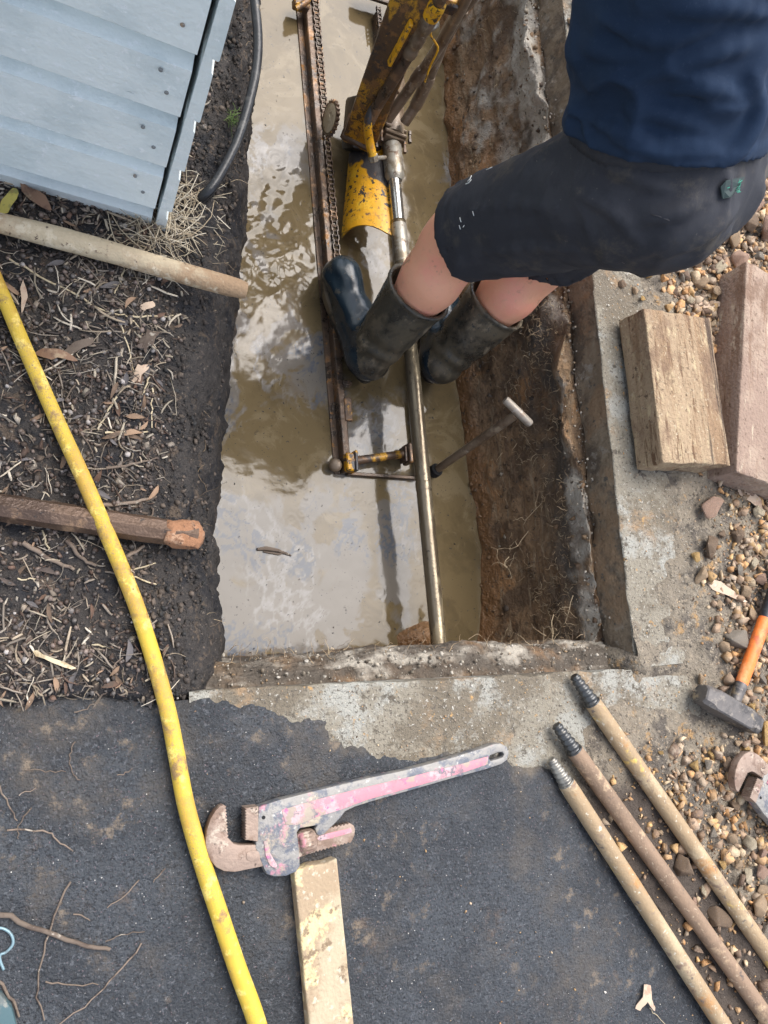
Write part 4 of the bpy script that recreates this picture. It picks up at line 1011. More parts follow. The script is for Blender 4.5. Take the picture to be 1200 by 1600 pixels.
# ---------- drill pipe running from the chuck into the front wall
dp = thing('drill_pipe', 'long wet drill pipe running from the rig chuck into the front pit wall', 'drill pipe', P(655, 700, -.39))
A_, B_ = P(622, 346, ZC), P(689, 1040, -.37)
tt = np.linspace(0, 1, 90); rr = np.full(90, .0222)
rr[:20] = .0226; rr[20:23] = [.0232, .0235, .0232]; rr[62:64] = .0228
def_ = tube(A_+(B_-A_)*tt[:, None], rr, 24)
obj('pipe', def_, m_drillpipe, dp, angle=180)
obj('coupling', MB().add(*lathe(A_+(B_-A_)*.005, A_+(B_-A_)*.10, [(0, .0205), (.05, .0234), (.95, .0234), (1, .0226)], 24)), m_grey, dp)
obj('pipe_joint', MB().add(*lathe(A_+(B_-A_)*.605, A_+(B_-A_)*.625, [(0, .0224), (.2, .0233), (.8, .0233), (1, .0224)], 24)), m_drillpipe, dp)

# ---------- T-handled bar standing in the clamp
tb = thing('t_handle_bar', 'steel t-handled bar standing upright in the clamp beside the drill pipe', 'bar', P(680, 736, -.46))
B0_, B1_ = P(678, 737, -.475), P(806, 648, -.125)
obj('bar_shaft', tube(B0_+(B1_-B0_)*np.linspace(0, 1, 12)[:, None], .0122, 14), m_mudpipe, tb)
obj('ferrule', MB().add(*lathe(B0_-(B1_-B0_)*.01, B0_+(B1_-B0_)*.06, [(0, .020), (.8, .020), (1, .014)], 16)), m_dark, tb)
h0_, h1_ = P(789, 624, -.118), P(829, 663, -.118)
m_thead = mat('worn_bright_bar', (.30, .265, .22), [((.28, .22, .17), 26, .48, .62, {'detail': 8}), ((.40, .37, .33), 50, .58, .68), ((.18, .12, .08), 60, .64, .72)], .5, .4, bump=[(70, .002)])
obj('cross_head', MB().add(*lathe(h0_, h1_, [(0, .0095), (.04, .0115), (.5, .0120), (.96, .0115), (1, .0095)], 14)), m_thead, tb, angle=40)

# ---------- the worker
m_skin = mat('skin', (.78, .385, .24), [((.80, .34, .235), 7, .42, .66), ((.70, .35, .22), 60, .56, .8), ((.38, .22, .13), 13, .61, .72, {'detail': 9})], .5, sss=.12, bump=[(160, .0012), (420, .0006)])
m_shorts = mat('black_work_cloth', (.028, .030, .038), [((.037, .039, .048), 8, .48, .64), ((.115, .098, .075), 11, .50, .74, {'detail': 12, 'nr': .76, 'gate': (5, .42, .56), 'amt': .55}), ((.11, .1, .09), 60, .72, .78)], .82, bump=[(500, .0008), (40, .002, {'st': (1, .4, 1)})], spec=.3)
m_shirt = mat('navy_cotton', (.012, .025, .053), [((.015, .030, .062), 7, .45, .65), ((.022, .036, .068), 260, .6, .72)], .92, bump=[(600, .0005)], spec=.2)
m_boot = mat('muddy_rubber_boot', (.040, .037, .030), [((.105, .085, .056), 9, .42, .60, {'detail': 10, 'rough': .6}), ((.19, .155, .105), 16, .54, .64, {'detail': 12, 'nr': .74, 'rough': .8, 'st': (1, 1, .5)}), ((.085, .070, .045), 7, .52, .60, {'detail': 9, 'rough': .7, 'gate': (4, .38, .52)}), ((.05, .043, .03), 14, .50, .64, {'detail': 9, 'rough': .6, 'st': (1, 1, .5)}), ((.17, .125, .08), 22, .66, .72, {'detail': 8, 'rough': .8}), ((.03, .035, .035), 60, .6, .7)], .26, bump=[(30, .002), (140, .001)])
m_bootfoot = mat('wet_rubber_foot', (.010, .021, .032), [((.022, .034, .044), 10, .48, .62), ((.19, .14, .09), 17, .67, .71, {'detail': 9, 'rough': .8}), ((.05, .043, .03), 30, .62, .72, {'rough': .6})], .24, bump=[(90, .0008)])
m_sole = mat('boot_sole', (.03, .028, .024), [((.13, .10, .065), 20, .5, .62)], .6, bump=[(60, .002)])
m_seam = mat('seam_thread', (.05, .05, .058), rough=.8)
m_hair = mat('short_brown_hair', (.05, .03, .018), rough=.6, bump=[(200, .004)])
m_tag = mat('dark_green_tag', (.012, .03, .03), rough=.7)
m_tagtext = mat('green_thread', (.03, .33, .22), rough=.7)
m_paintfleck = mat('white_paint_fleck', (.72, .74, .72), rough=.7)
fwd = np.array([-.62, .785, 0]); fwd /= np.linalg.norm(fwd); lft = np.cross([0, 0, 1.0], fwd)
pel = P(1035, 262, .535)
lhip, rhip = pel+lft*.085+[0, 0, -.02], pel-lft*.085+[0, 0, -.02]
lkn, lan = P(724, 366, .02), P(577, 556, -.375)
rkn, ran = P(852, 392, .0), P(690, 566, -.375)
chest = P(1105, -150, .84); neck = chest+np.array([-.06, .09, .17])
sh_l, sh_r = chest+lft*.19+[-.03, .03, .05], chest-lft*.19+[-.03, .03, .05]
hand_l, hand_r = P(742, -60, .235), P(790, -78, .27)
def elbow(a, b, out): return (a+b)/2+np.asarray(out)
el_l, el_r = elbow(sh_l, hand_l, [-.02, .06, .03]), elbow(sh_r, hand_r, [.12, .05, -.03])
head = neck+np.array([-.05, .05, .13])
feet_base = (lan+ran)/2*[1, 1, 0]+[0, 0, -.45]
man = thing('person', 'worker in navy t-shirt, black shorts and muddy rubber boots bending over the rig', 'person', feet_base)
b_ = Field((.45, .55, -.48), (1.55, 1.85, 1.40), .0085)
def leg(h, k, a, toe):
    b_.cone(h, k+(h-k)*.08, .096, .086, .02)
    b_.cone(k+(h-k)*.1, k+(a-k)*.10, .086, .081, .03)
    cal = k+(a-k)*.32
    bk = np.cross(np.cross(a-k, toe), a-k); bk = -bk/np.linalg.norm(bk)
    b_.cone(k+(a-k)*.06, cal+bk*.006, .080, .076, .03); b_.cone(cal+bk*.006, a, .074, .042, .03)
    b_.cone(k+(a-k)*.02-bk*.020, k+(a-k)*.10-bk*.012, .050, .046, .03)
    f = np.r_[toe[:2], 0]; f /= np.linalg.norm(f)
    b_.cone(a+[0, 0, -.02], a+f*.15+[0, 0, -.05], .036, .028, .02)
ltoe = P(524, 425, -.43)-P(574, 585, -.43); rtoe = np.array([.1, .98, 0])
leg(lhip, lkn, lan, ltoe); leg(rhip, rkn, ran, rtoe)
b_.cone(lhip, rhip, .095, .095, .05); b_.cone(pel, chest, .105, .115, .05); b_.cone(pel+lft*.06, chest+lft*.08, .08, .09, .05); b_.cone(pel-lft*.06, chest-lft*.08, .08, .09, .05)
b_.cone(sh_l, sh_r, .062, .062, .05); b_.cone(chest, neck, .07, .055, .05); b_.cone(neck, head, .054, .055, .03)
hf = np.array([-.62, .62, -.48]); hf /= np.linalg.norm(hf); hu = np.array([-.35, .35, .87]); hu -= hf*(hu @ hf); hu /= np.linalg.norm(hu); hs = np.cross(hu, hf)
b_.cone(head+hu*.04-hf*.02, head+hu*.055+hf*.03, .085, .078, .03); b_.cone(head+hf*.03-hu*.02, head+hf*.055-hu*.06, .055, .038, .03)
b_.cone(head+hf*.098+hu*.03, head+hf*.118-hu*.005, .011, .016, .012)
for sg in (-1, 1):
    b_.cone(head+hs*.076*sg+hu*.015, head+hs*.082*sg-hu*.025, .017, .012, .008)
    b_.cone(head+hf*.088+hs*.035*sg+hu*.045, head+hf*.092+hs*.015*sg+hu*.047, .012, .012, .012)
for s_, e_, h_, grip in ((sh_l, el_l, hand_l, 1), (sh_r, el_r, hand_r, -1)):
    b_.cone(s_, e_, .052, .040, .03); b_.cone(e_, e_+(h_-e_)*.35, .040, .041, .02); d_ = (h_-e_)/np.linalg.norm(h_-e_); wr = h_-d_*.085
    b_.cone(e_+(h_-e_)*.3, wr, .041, .028, .02)
    ac = np.cross(d_, [0.3, .1, 1.0]); ac /= np.linalg.norm(ac); dn = np.cross(ac, d_); dn = dn if dn[2] < 0 else -dn
    b_.cone(wr, h_-d_*.005, .027, .034, .015, (dn, .55))
    for i, ln in enumerate((.030, .034, .032, .025)):
        k0 = h_+ac*(.026-.0175*i)+d_*.005; k1 = k0+d_*ln+dn*.006; k2 = k1+dn*ln*.85; k3 = k2-d_*ln*.7+dn*.004
        b_.cone(k0, k1, .0095, .009, .006); b_.cone(k1, k2, .009, .0085, .004); b_.cone(k2, k3, .0085, .0078, .004)
    t0 = wr+ac*.022*grip+d_*.02; t1 = t0+ac*.022*grip+d_*.03+dn*.02; t2 = t1+d_*.018+dn*.028-ac*.01*grip
    b_.cone(t0, t1, .0125, .011, .008); b_.cone(t1, t2, .011, .0092, .006)
body = obj('body', b_.mesh(), m_skin, man, angle=180)

# shorts
def plane_cut(f, pt, nrm):
    x, y, z = f.full(); nrm = np.asarray(nrm, float)/np.linalg.norm(nrm)
    return (x-pt[0])*nrm[0]+(y-pt[1])*nrm[1]+(z-pt[2])*nrm[2]
def wrinkle(f, s, amp, ax, seed, st=3.0):
    """ridged folds running along the direction ax"""
    x, y, z = np.broadcast_arrays(*f.full()); ax = np.asarray(ax, float)/np.linalg.norm(ax)
    near = np.abs(f.d) < .04
    p = np.stack([x[near], y[near], z[near]], 1); t = p @ ax; q = p-np.outer(t, ax)*(1-1/st)
    q = q+.02*np.stack([fbm(q[:, 0], q[:, 1], .12, 2, seed+50+i, q[:, 2]) for i in range(3)], 1)
    n_ = np.abs(fbm(q[:, 0], q[:, 1], s, 2, seed, q[:, 2])); m_ = sstep(-.35, .35, fbm(p[:, 0], p[:, 1], .16, 2, seed+9, p[:, 2]))
    f.d[near] -= amp*((np.clip(1-n_*3.2, 0, 1)**1.4)*m_-.25)
CAMP0 = np.array([0, 0, CAM_H])
def march(f, px, py):
    d = P(px, py, 0)-CAMP0; d /= np.linalg.norm(d)
    for t in np.arange(.5, 2.6, .004):
        i_ = np.round((CAMP0+d*t-f.lo)/f.h).astype(int)
        if (i_ >= 0).all() and (i_ < f.n).all() and f.d[tuple(i_)] < 0: return CAMP0+d*t
    return None
def fold(f, lines):
    pts_ = [([march(f, *p) for p in ln[0]], ln[1]) for ln in lines]
    for q, r in pts_:
        if any(p is None for p in q): continue
        q = catmull(q, 3) if len(q) > 2 else q; n_ = len(q)
        for i in range(n_-1):
            w0, w1 = math.sin(math.pi*(i+.3)/n_), math.sin(math.pi*(i+1.3)/n_)
            f.cone(q[i], q[i+1], r*max(.15, w0), r*max(.15, w1), .016)
sh = Field((.68, .62, -.22), (1.55, 1.45, .90), .0075)
up = chest-pel; up /= np.linalg.norm(up)
bkw = -np.cross(lft, up); bkw = bkw if bkw @ fwd < 0 else -bkw
lhem, rhem = lkn+(lhip-lkn)*.06, rkn+(rhip-rkn)*.10
ofs_l, ofs_r = np.array([-.012, -.005, -.0]), np.array([.0, .0, 0])
sh.cone(lhip, lhem+ofs_l+(lhem-lhip)*.22, .128, .112, .03); sh.cone(rhip, rhem+ofs_r+(rhem-rhip)*.22, .128, .110, .03)
sh.cone(lhip, rhip, .122, .122, .05)
sh.cone(lhip+(lhem-lhip)*.05-bkw*.055, lhip+(lhem-lhip)*.72-bkw*.03, .112, .092, .05); sh.cone(rhip-bkw*.05, rhip+(rhem-rhip)*.6-bkw*.03, .11, .09, .05)
sh.cone(pel+bkw*.045+lft*.05-up*.03, pel+bkw*.045-lft*.05-up*.03, .125, .125, .05)
sh.cone(pel+lft*.055+up*.06, pel-lft*.055+up*.06, .126, .126, .06)
sh.cone(pel+lft*.05+up*.14, pel-lft*.05+up*.14, .122, .122, .06)
wrinkle(sh, .11, .012, (lhip-lhem)*1.0+up*.25, 401, 3.5); wrinkle(sh, .06, .005, up*.5-lft*.3-bkw*.3, 405, 3.0)
fold(sh, [([(1035, 400), (1085, 372), (1135, 335)], .012), ([(1060, 392), (1105, 362), (1150, 330)], .009), ([(985, 402), (1040, 380), (1090, 345), (1125, 315)], .010), ([(792, 262), (822, 222), (856, 186)], .013), ([(812, 275), (850, 240), (900, 215)], .008),
          ([(735, 330), (800, 320), (870, 325)], .007), ([(760, 395), (830, 385), (900, 392)], .007), ([(900, 300), (960, 330), (1000, 380)], .008), ([(930, 245), (985, 270), (1040, 295)], .011), ([(860, 200), (890, 250), (940, 290)], .010), ([(1000, 345), (1060, 330), (1120, 300)], .010)])
inner = sh.d+.011
ldir, rdir = (lhem-lhip)/np.linalg.norm(lhem-lhip), (rhem-rhip)/np.linalg.norm(rhem-rhip)
split = plane_cut(sh, (lhem+rhem)/2, lft)                          # > 0 on the left leg's side
cl = plane_cut(sh, P(748, 370, .035), ldir*.85+np.array([-.25, .0, -.3])); cr = plane_cut(sh, rhem, rdir)
wav = .006*np.sin(plane_cut(sh, lhem, bkw)*40)
cut = np.where(split > -.005, cl, cr)+wav
deep = cut+.06
sh.d = np.maximum(sh.d, cut)
sh.d = np.maximum(sh.d, -np.maximum(inner, -deep))
sh.d = np.maximum(sh.d, plane_cut(sh, pel+up*.150, up))
shorts = obj('shorts', sh.mesh(), m_shorts, man, angle=60)
# waistband: gathered elastic
wbp = []
bv_s = BVHTree.FromPolygons([tuple(np.array(v.co)+np.array(man.location)) for v in shorts.data.vertices], [tuple(p.vertices) for p in shorts.data.polygons])
n_w = 160
for i in range(n_w):
    a_ = 2*math.pi*i/n_w; dv = lft*math.cos(a_)+bkw*math.sin(a_)
    hit = bv_s.ray_cast(Vector(pel+up*.100+dv*.5), Vector(-dv)); wbp.append(np.array(hit[0]) if hit[0] else pel+up*.100+dv*.15)
wbp = np.array(wbp); V = []; F = []
for i in range(n_w):
    a_ = 2*math.pi*i/n_w; dv = lft*math.cos(a_)+bkw*math.sin(a_); rg_ = .0022*(1 if i % 2 else 0)
    for (h_, o_) in ((-.016, .001), (-.014, .006), (.0, .0075), (.016, .006), (.020, .001)): V.append(wbp[i]+up*h_+dv*(o_+rg_))
for i in range(n_w):
    for k in range(4):
        j = (i+1) % n_w; F.append((i*5+k, j*5+k, j*5+k+1, i*5+k+1))
obj('waistband', (np.array(V), F), m_shorts, shorts, angle=180)

# t-shirt
ts = Field((.42, .45, .40), (1.65, 1.75, 1.25), .0062)
ts.cone(pel+lft*.05+up*.06, chest+lft*.075, .150, .150, .05); ts.cone(pel-lft*.05+up*.06, chest-lft*.075, .150, .150, .05)
ts.cone(pel+up*.05, chest, .155, .155, .05)
ts.cone(pel+up*.02+lft*.055-bkw*.01, pel+up*.02-lft*.055-bkw*.01, .156, .156, .05)
ts.cone(sh_l, sh_r, .088, .088, .06)
for s_, e_ in ((sh_l, el_l), (sh_r, el_r)): ts.cone(s_, s_+(e_-s_)*.62, .088, .082, .04)
ts.cone(chest, neck, .09, .075, .05)
wrinkle(ts, .12, .020, lft+up*.25+bkw*.3, 421, 4.0)
wrinkle(ts, .09, .010, lft-up*.45, 431, 3.5)
fold(ts, [([(882, 112), (925, 106), (970, 108), (1010, 118)], .014), ([(1000, 122), (1075, 92), (1150, 72), (1240, 62)], .012), ([(920, 186), (985, 214), (1050, 244)], .010), ([(1110, 262), (1158, 225), (1182, 170), (1176, 118)], .015), ([(980, 170), (1045, 178), (1105, 205)], .010),
          ([(940, 30), (1020, 58), (1110, 44)], .010), ([(905, 60), (940, 78), (990, 84)], .009), ([(1040, 140), (1100, 135), (1150, 150)], .009), ([(880, 150), (905, 165), (950, 170)], .010), ([(1060, 20), (1130, 10), (1200, 25)], .010), ([(1000, 235), (1060, 225), (1120, 235)], .007)])
inner = ts.d+.018
hem_n = -up-bkw*.10+lft*.28; hem_n = hem_n/np.linalg.norm(hem_n)
ch_ = plane_cut(ts, pel+up*.072, hem_n)+.006*np.sin(plane_cut(ts, pel, lft)*22)+.006*np.sin(plane_cut(ts, pel, bkw)*17)
ts.d = ts.d-.0035*sstep(-.030, -.022, ch_)*(ch_ < .03)     # the stitched hem line
ts.d = np.maximum(ts.d, ch_); ts.d = np.maximum(ts.d, -np.maximum(inner, -(ch_+.05)))
for s_, e_ in ((sh_l, el_l), (sh_r, el_r)):
    dd = (e_-s_)/np.linalg.norm(e_-s_); c_ = plane_cut(ts, s_+(e_-s_)*.55, dd)
    lim = np.abs(plane_cut(ts, chest, lft)) > .18
    ts.d = np.where(lim, np.maximum(ts.d, c_), ts.d)
nd = (head-neck)/np.linalg.norm(head-neck); ts.d = np.maximum(ts.d, plane_cut(ts, neck+nd*.015, nd))
shirt = obj('t_shirt', ts.mesh(), m_shirt, man, angle=60)
# hair
hr = Field(head-.2, head+.2, .008)
hr.cone(head+hu*.048-hf*.028, head+hu*.066+hf*.022, .090, .080, .03)
hr.d = np.maximum(hr.d, -(plane_cut(hr, head+hf*.045+hu*.02, -hf+hu*1.1)))
obj('hair', hr.mesh(), m_hair, man, angle=180)

# boots
def boot(an, kn, heel, toe, zs, label=None):
    kdir = (kn-an)/np.linalg.norm(kn-an); f = np.r_[(toe-heel)[:2], 0]; Lf = np.linalg.norm(f); f /= Lf
    heel = np.r_[heel[:2], zs]; toe = np.r_[toe[:2], zs]; z = np.array([0, 0, 1.0])
    lo = np.minimum.reduce([an, kn, heel, toe])-.12; hi = np.maximum.reduce([an, kn, heel, toe])+.12
    B = Field(lo, hi, .005)
    top = an+(kn-an)*.57
    B.cone(an+[0, 0, .0], top+kdir*.05, .060, .099, .02)
    B.cone(heel+f*.045+z*.045, an, .046, .054, .03); B.cone(heel+f*.05+z*.03, heel+f*.15+z*.05, .046, .052, .03)
    B.cone(an+f*.02-z*.01, heel+f*.19+z*.045, .050, .048, .04); B.cone(heel+f*.17+z*.036, toe-f*.060+z*.040, .050, .056, .03)
    x, y, zz_ = np.broadcast_arrays(*B.full()); near = np.abs(B.d) < .03
    t = (x[near]-an[0])*kdir[0]+(y[near]-an[1])*kdir[1]+(zz_[near]-an[2])*kdir[2]
    B.d[near] += .0035*np.sin(t*95+3*fbm(x[near], y[near], .08, 2, 441, zz_[near]))*np.exp(-((t-.05)/.06)**2)+.003*fbm(x[near], y[near], .06, 3, 443, zz_[near])*(t > 0)
    inner = B.d+.0095; ct = plane_cut(B, top, kdir+np.array([.0, -.0, .25]))
    B.d = np.where((ct < 0) & (ct > -.012), B.d-.0025, B.d)
    B.d = np.maximum(B.d, ct); B.d = np.maximum(B.d, -np.maximum(inner, -(ct+.11)))
    B.d = np.maximum(B.d, zs+.004-B.full()[2])
    shaft_side = plane_cut(B, an+kdir*.015+f*.035, kdir-f*.55)
    bt = thing_part('boot', man)
    V, F = B.mesh()
    fc = V[F].mean(1); side_ = ((fc-(an+kdir*.03+f*.02)) @ (kdir-f*.75)) > 0
    o = obj('boot', (V, F), m_boot, man, angle=70)
    o.data.materials.append(m_bootfoot); o.data.polygons.foreach_set('material_index', (~side_).astype(np.int32)) if len(o.data.polygons) == len(F) else None
    # sole: an outline a little larger than the foot
    pts = []
    for i in range(48):
        a_ = 2*math.pi*i/48; u = math.cos(a_); v = math.sin(a_)
        w_ = np.interp(u, [-1, -.5, -.1, .5, 1], [.048, .048, .048, .062, .058])
        pts.append(((u*.5+.5)*(Lf+.004)-.002, np.sign(v)*abs(v)**.75*w_))
    Vp, Fp = prism(pts, -.016, .010, .003)
    s_ = np.cross(z, f)
    obj('sole', (heel+Vp[:, :1]*f+Vp[:, 1:2]*s_+Vp[:, 2:]*z, Fp), m_sole, o, angle=40)
    return o
def thing_part(n, p): return None
boot(lan, lkn, P(576, 596, -.44), P(517, 410, -.44), -.44)
rh = P(676, 596, -.44); boot(ran, rkn, rh, rh+np.array([.03, .29, 0]), -.44)

# print on the shorts and the woven tag, laid on the cloth where the photograph shows them
bv_s = BVHTree.FromPolygons([tuple(np.array(v.co)+np.array(man.location)) for v in shorts.data.vertices], [tuple(p.vertices) for p in shorts.data.polygons])
CAMP = np.array([0, 0, CAM_H])
def on_cloth(px, py, lift=.001):
    d = P(px, py, 0)-CAMP; h = bv_s.ray_cast(Vector(CAMP), Vector(d).normalized())
    return None if h[0] is None else np.array(h[0])+np.array(h[1])*lift
def marks(name, strokes, r, m, parent):
    mb = MB(); n_ = 0
    for st_ in strokes:
        q = [on_cloth(*p) for p in st_]; q = [p for p in q if p is not None]
        if len(q) < 2: continue
        if max(np.linalg.norm(q[i+1]-q[i]) for i in range(len(q)-1)) > .05: continue
        mb.add(*tube(q, r, 6)); n_ += 1
    if n_:
        o = obj(name, mb, m, parent, angle=180); o['kind'] = 'stuff'
marks('print_mark', [[(757, 268), (762, 262), (768, 256), (772, 250)], [(760, 266), (769, 262), (776, 251), (780, 243)], [(772, 250), (778, 240), (785, 232), (778, 244)], [(766, 257), (772, 247), (780, 236), (788, 229)], [(731, 284), (735, 280), (737, 275)], [(728, 288), (733, 286), (737, 281)], [(739, 273), (742, 268), (738, 270)]], .0011, m_paintfleck, shorts)
marks('seam', [[(1017, 335), (1030, 338), (1046, 344)], [(760, 424), (742, 372), (716, 322)], [(905, 408), (950, 340), (985, 270)]], .0008, m_seam, shorts)
tg = [on_cloth(*p, .004) for p in ((1121, 292), (1130, 281), (1158, 277), (1152, 289), (1138, 309), (1124, 311))]
if all(p is not None for p in tg):
    tgc = np.array(tg); nn_ = np.cross(tgc[2]-tgc[0], tgc[4]-tgc[0]); nn_ /= np.linalg.norm(nn_); nn_ = nn_ if nn_ @ (CAMP-tgc[0]) > 0 else -nn_
    tgo = obj('tag', (np.r_[tgc+nn_*.0015, tgc+nn_*.003], [(6, 7, 8, 9, 10, 11), (5, 4, 3, 2, 1, 0)]+[(i, (i+1) % 6, 6+(i+1) % 6, 6+i) for i in range(6)]), m_tag, shorts, smooth=False, label='dark green woven tag at the back of the waistband')
    def on_tag(u, v): return tgc[0]+(tgc[2]-tgc[0])*u+(tgc[4]-tgc[0])*v+nn_*.0038
    lt = MB()
    for st_ in ([(.20, .02), (.12, .06), (.17, .16), (.26, .20), (.20, .30), (.12, .27)], [(.75, .05), (.62, .20), (.55, .42), (.68, .30), (.52, .55), (.45, .50)], [(.60, .25), (.78, .18)], [(.36, .62), (.50, .66), (.40, .80), (.30, .74)], [(.30, .86), (.42, .90)]):
        lt.add(*tube([on_tag(*p) for p in st_], .0006, 6))
    obj('lettering', lt, m_tagtext, shorts, angle=180, kind='stuff')
marks('paint_fleck', [[(739, 330), (741, 337)], [(719, 340), (721, 347)], [(718, 352), (720, 358)], [(724, 355), (726, 352)]], .0010, m_paintfleck, shorts)

# ================================================================== SMALL THINGS AND LITTER
def h_any(x, y):
    """height of the ground at a point outside the pit"""
    x = np.asarray(x, float); y = np.asarray(y, float)
    left = x < bank_top(y)
    front = y < lip(x)-.004
    sd = asph_sd(x, y)
    ha = .006+.0028*fbm(x, y, .3, 3, 81)-.05*sstep(.008, -.014, sd)
    h = np.where(left, h_bed(x, y), -.05)
    h = np.where((x > 1.402) | front, np.maximum(h, h_dirt(x, y)), h)
    h = np.where((x > 1.402) & (x < 1.66) & (y > -.135), np.maximum(h, .001), h)
    h = np.where(front & (x > .3), np.maximum(h, 0.0), h)
    return np.where(front | (x <= .3), np.maximum(h, ha), h)
def G(px, py, lift=0.0):
    z = .01
    for k in range(4):
        p = P(px, py, z); z = float(h_any(p[0], p[1]))
    return np.array([p[0], p[1], z+lift])

m_tone = mat('gravel_stone', (.3, .2, .1), [((.5, .42, .32), 26, .54, .7, {'amt': .6}), ((.06, .05, .04), 40, .58, .72, {'amt': .7}), ((.42, .25, .11), 17, .6, .7, {'amt': .6})], .85, bump=[(70, .004), (220, .002)], attr='tone')
m_litter = mat('dry_litter', (.2, .2, .2), [((.05, .04, .03), 60, .55, .7, {'amt': .6})], .8, attr='tone')
m_straw = mat('dry_straw', (.5, .42, .28), [((.3, .22, .12), 40, .5, .7)], .75, objrand=True, objtint=.25)
m_twig = mat('grey_twig', (.17, .13, .10), [((.09, .065, .05), 30, .48, .62), ((.33, .29, .24), 60, .6, .7)], .85, objrand=True, objtint=.3)
m_leaf = mat('dead_leaf', (.20, .115, .07), [((.11, .06, .04), 30, .5, .64), ((.33, .24, .15), 14, .58, .7)], .75, objrand=True, objtint=.35)
m_leafpale = mat('pale_dead_leaf', (.50, .38, .28), [((.38, .24, .17), 40, .52, .66), ((.6, .5, .4), 20, .6, .7)], .75)
m_leafyel = mat('yellow_leaf', (.50, .42, .10), [((.30, .27, .08), 40, .5, .64), ((.30, .17, .07), 60, .62, .72)], .7)

# --- individual stones
SHAPES1 = [rock_shape(2, RNG, 10) for _ in range(14)]
for V, F in SHAPES1: pass
m_stone = {}
TONES = {'tan': (.42, .30, .19), 'pink': (.40, .26, .19), 'gold': (.50, .32, .12), 'grey': (.27, .235, .19), 'brown': (.21, .145, .095), 'cream': (.52, .44, .31)}
for k, c in TONES.items():
    m_stone[k] = mat('%s_stone' % k, c, [(tuple(min(1, v*1.35) for v in c), 30, .5, .66, {'detail': 8}), (tuple(v*.45 for v in c), 46, .58, .7, {'detail': 8}), ((.46, .24, .09), 18, .62, .72, {'amt': .7}), ((.25, .21, .17), 12, .55, .7, {'amt': .6})], .88, objrand=True, objtint=.15, bump=[(60, .005), (200, .002)])
STONE_ME = {}
def stone(px, py, size_px, tone, label=None, sink=.22, seed=None):
    p = G(px, py); d = np.linalg.norm(p-CAMP); r = size_px*.5/FPX*d*1.02
    k = random.randrange(len(SHAPES1)) if seed is None else seed
    key = (k, tone)
    if key not in STONE_ME:
        me = mesh_from('stone', SHAPES1[k][0], SHAPES1[k][1], False); me.materials.append(m_stone[tone]); STONE_ME[key] = me
    o = bpy.data.objects.new('stone', STONE_ME[key]); COL.objects.link(o)
    o.scale = (r, r, r*random.uniform(.85, 1.1)); o.rotation_euler = (random.uniform(-.4, .4), random.uniform(-.4, .4), random.uniform(0, 6.28))
    o.location = (p[0], p[1], p[2]+r*.62*(1-sink)-r*.1)
    return tag(o, label or 'small angular tan stone lying loose in the gravel to the right of the pit', 'stone', 'loose stones in the gravel')
stone(1108, 793, 56, 'pink', 'largest pinkish stone on the grey dirt below the timber block', .3, 0)
stone(1192, 362, 56, 'pink', 'big pink block of stone above the long timber balk at the right edge', .2, 1)
stone(1136, 378, 40, 'tan', 'round tan stone right of the shorts, above the timber balk', .2, 2)
stone(1102, 856, 42, 'brown', 'wedge shaped reddish stone left of the stones below the timber', .3, 3)
stone(1146, 1000, 56, 'grey', 'grey stone half buried beside the orange hammer handle', .45, 4)
stone(1113, 1178, 29, 'gold', 'golden cube-like stone just below the hammer head', .2, 5)
stone(1078, 1192, 28, 'gold', 'ochre stone lying alone on the dirt left of the hammer', .25, 6)
stone(1116, 1430, 46, 'brown', 'dark brown stone lying against the rightmost drill rod', .3, 7)
stone(1062, 1352, 34, 'brown', 'rusty brown stone between the two right-hand drill rods', .3, 8)
stone(1190, 1148, 40, 'gold', 'crumbling golden stone right of the hammer head at the picture edge', .2, 9)
stone(1092, 900, 32, 'tan', 'tan stone lying left of the pale curled leaf', .3, 10)
stone(1085, 874, 22, 'gold', 'small orange stone just above the tan one by the curled leaf', .3, 11)
stone(1150, 835, 40, 'brown', 'brown flat stone below the end of the timber balk', .35, 12)
OTHER = [(1130, 1012, 26), (1101, 1196, 18), (1048, 1180, 18), (1030, 1174, 13), (1135, 1194, 27), (1162, 1370, 27), (1183, 1365, 24), (1180, 1413, 30), (1140, 1310, 24), (1110, 1300, 19), (1119, 1279, 22), (1162, 1167, 20),
         (1165, 352, 32), (1122, 352, 24), (1150, 410, 30), (1092, 440, 24), (1110, 462, 26), (1066, 436, 22), (1040, 428, 26), (1010, 430, 20), (1085, 412, 22), (1120, 420, 24), (1178, 325, 26), (1150, 330, 22), (1060, 400, 18), (1182, 405, 24), (1128, 520, 30), (1122, 562, 34), (1130, 610, 26),
         (1172, 880, 26), (1185, 905, 22), (1160, 925, 26), (1190, 865, 20), (1145, 890, 24), (1170, 960, 22), (1190, 990, 24), (1125, 835, 20), (1180, 800, 24), (1165, 770, 20), (1120, 945, 16), (1092, 1060, 18), (1185, 1060, 22), (1180, 1100, 20), (1170, 1105, 16),
         (1140, 1260, 22), (1165, 1320, 26), (1185, 1330, 22), (1150, 1350, 18), (1190, 1390, 24), (1195, 1450, 26), (1090, 1330, 16), (1125, 1350, 16), (1072, 1290, 14), (1100, 1390, 24), (1085, 1410, 18), (1030, 1300, 14), (1150, 1160, 16), (1070, 1175, 12), (990, 455, 16), (1000, 470, 13), (970, 445, 14), (1075, 470, 16),
         (900, 12, 24), (893, 40, 20), (890, 75, 18), (905, 30, 16)]
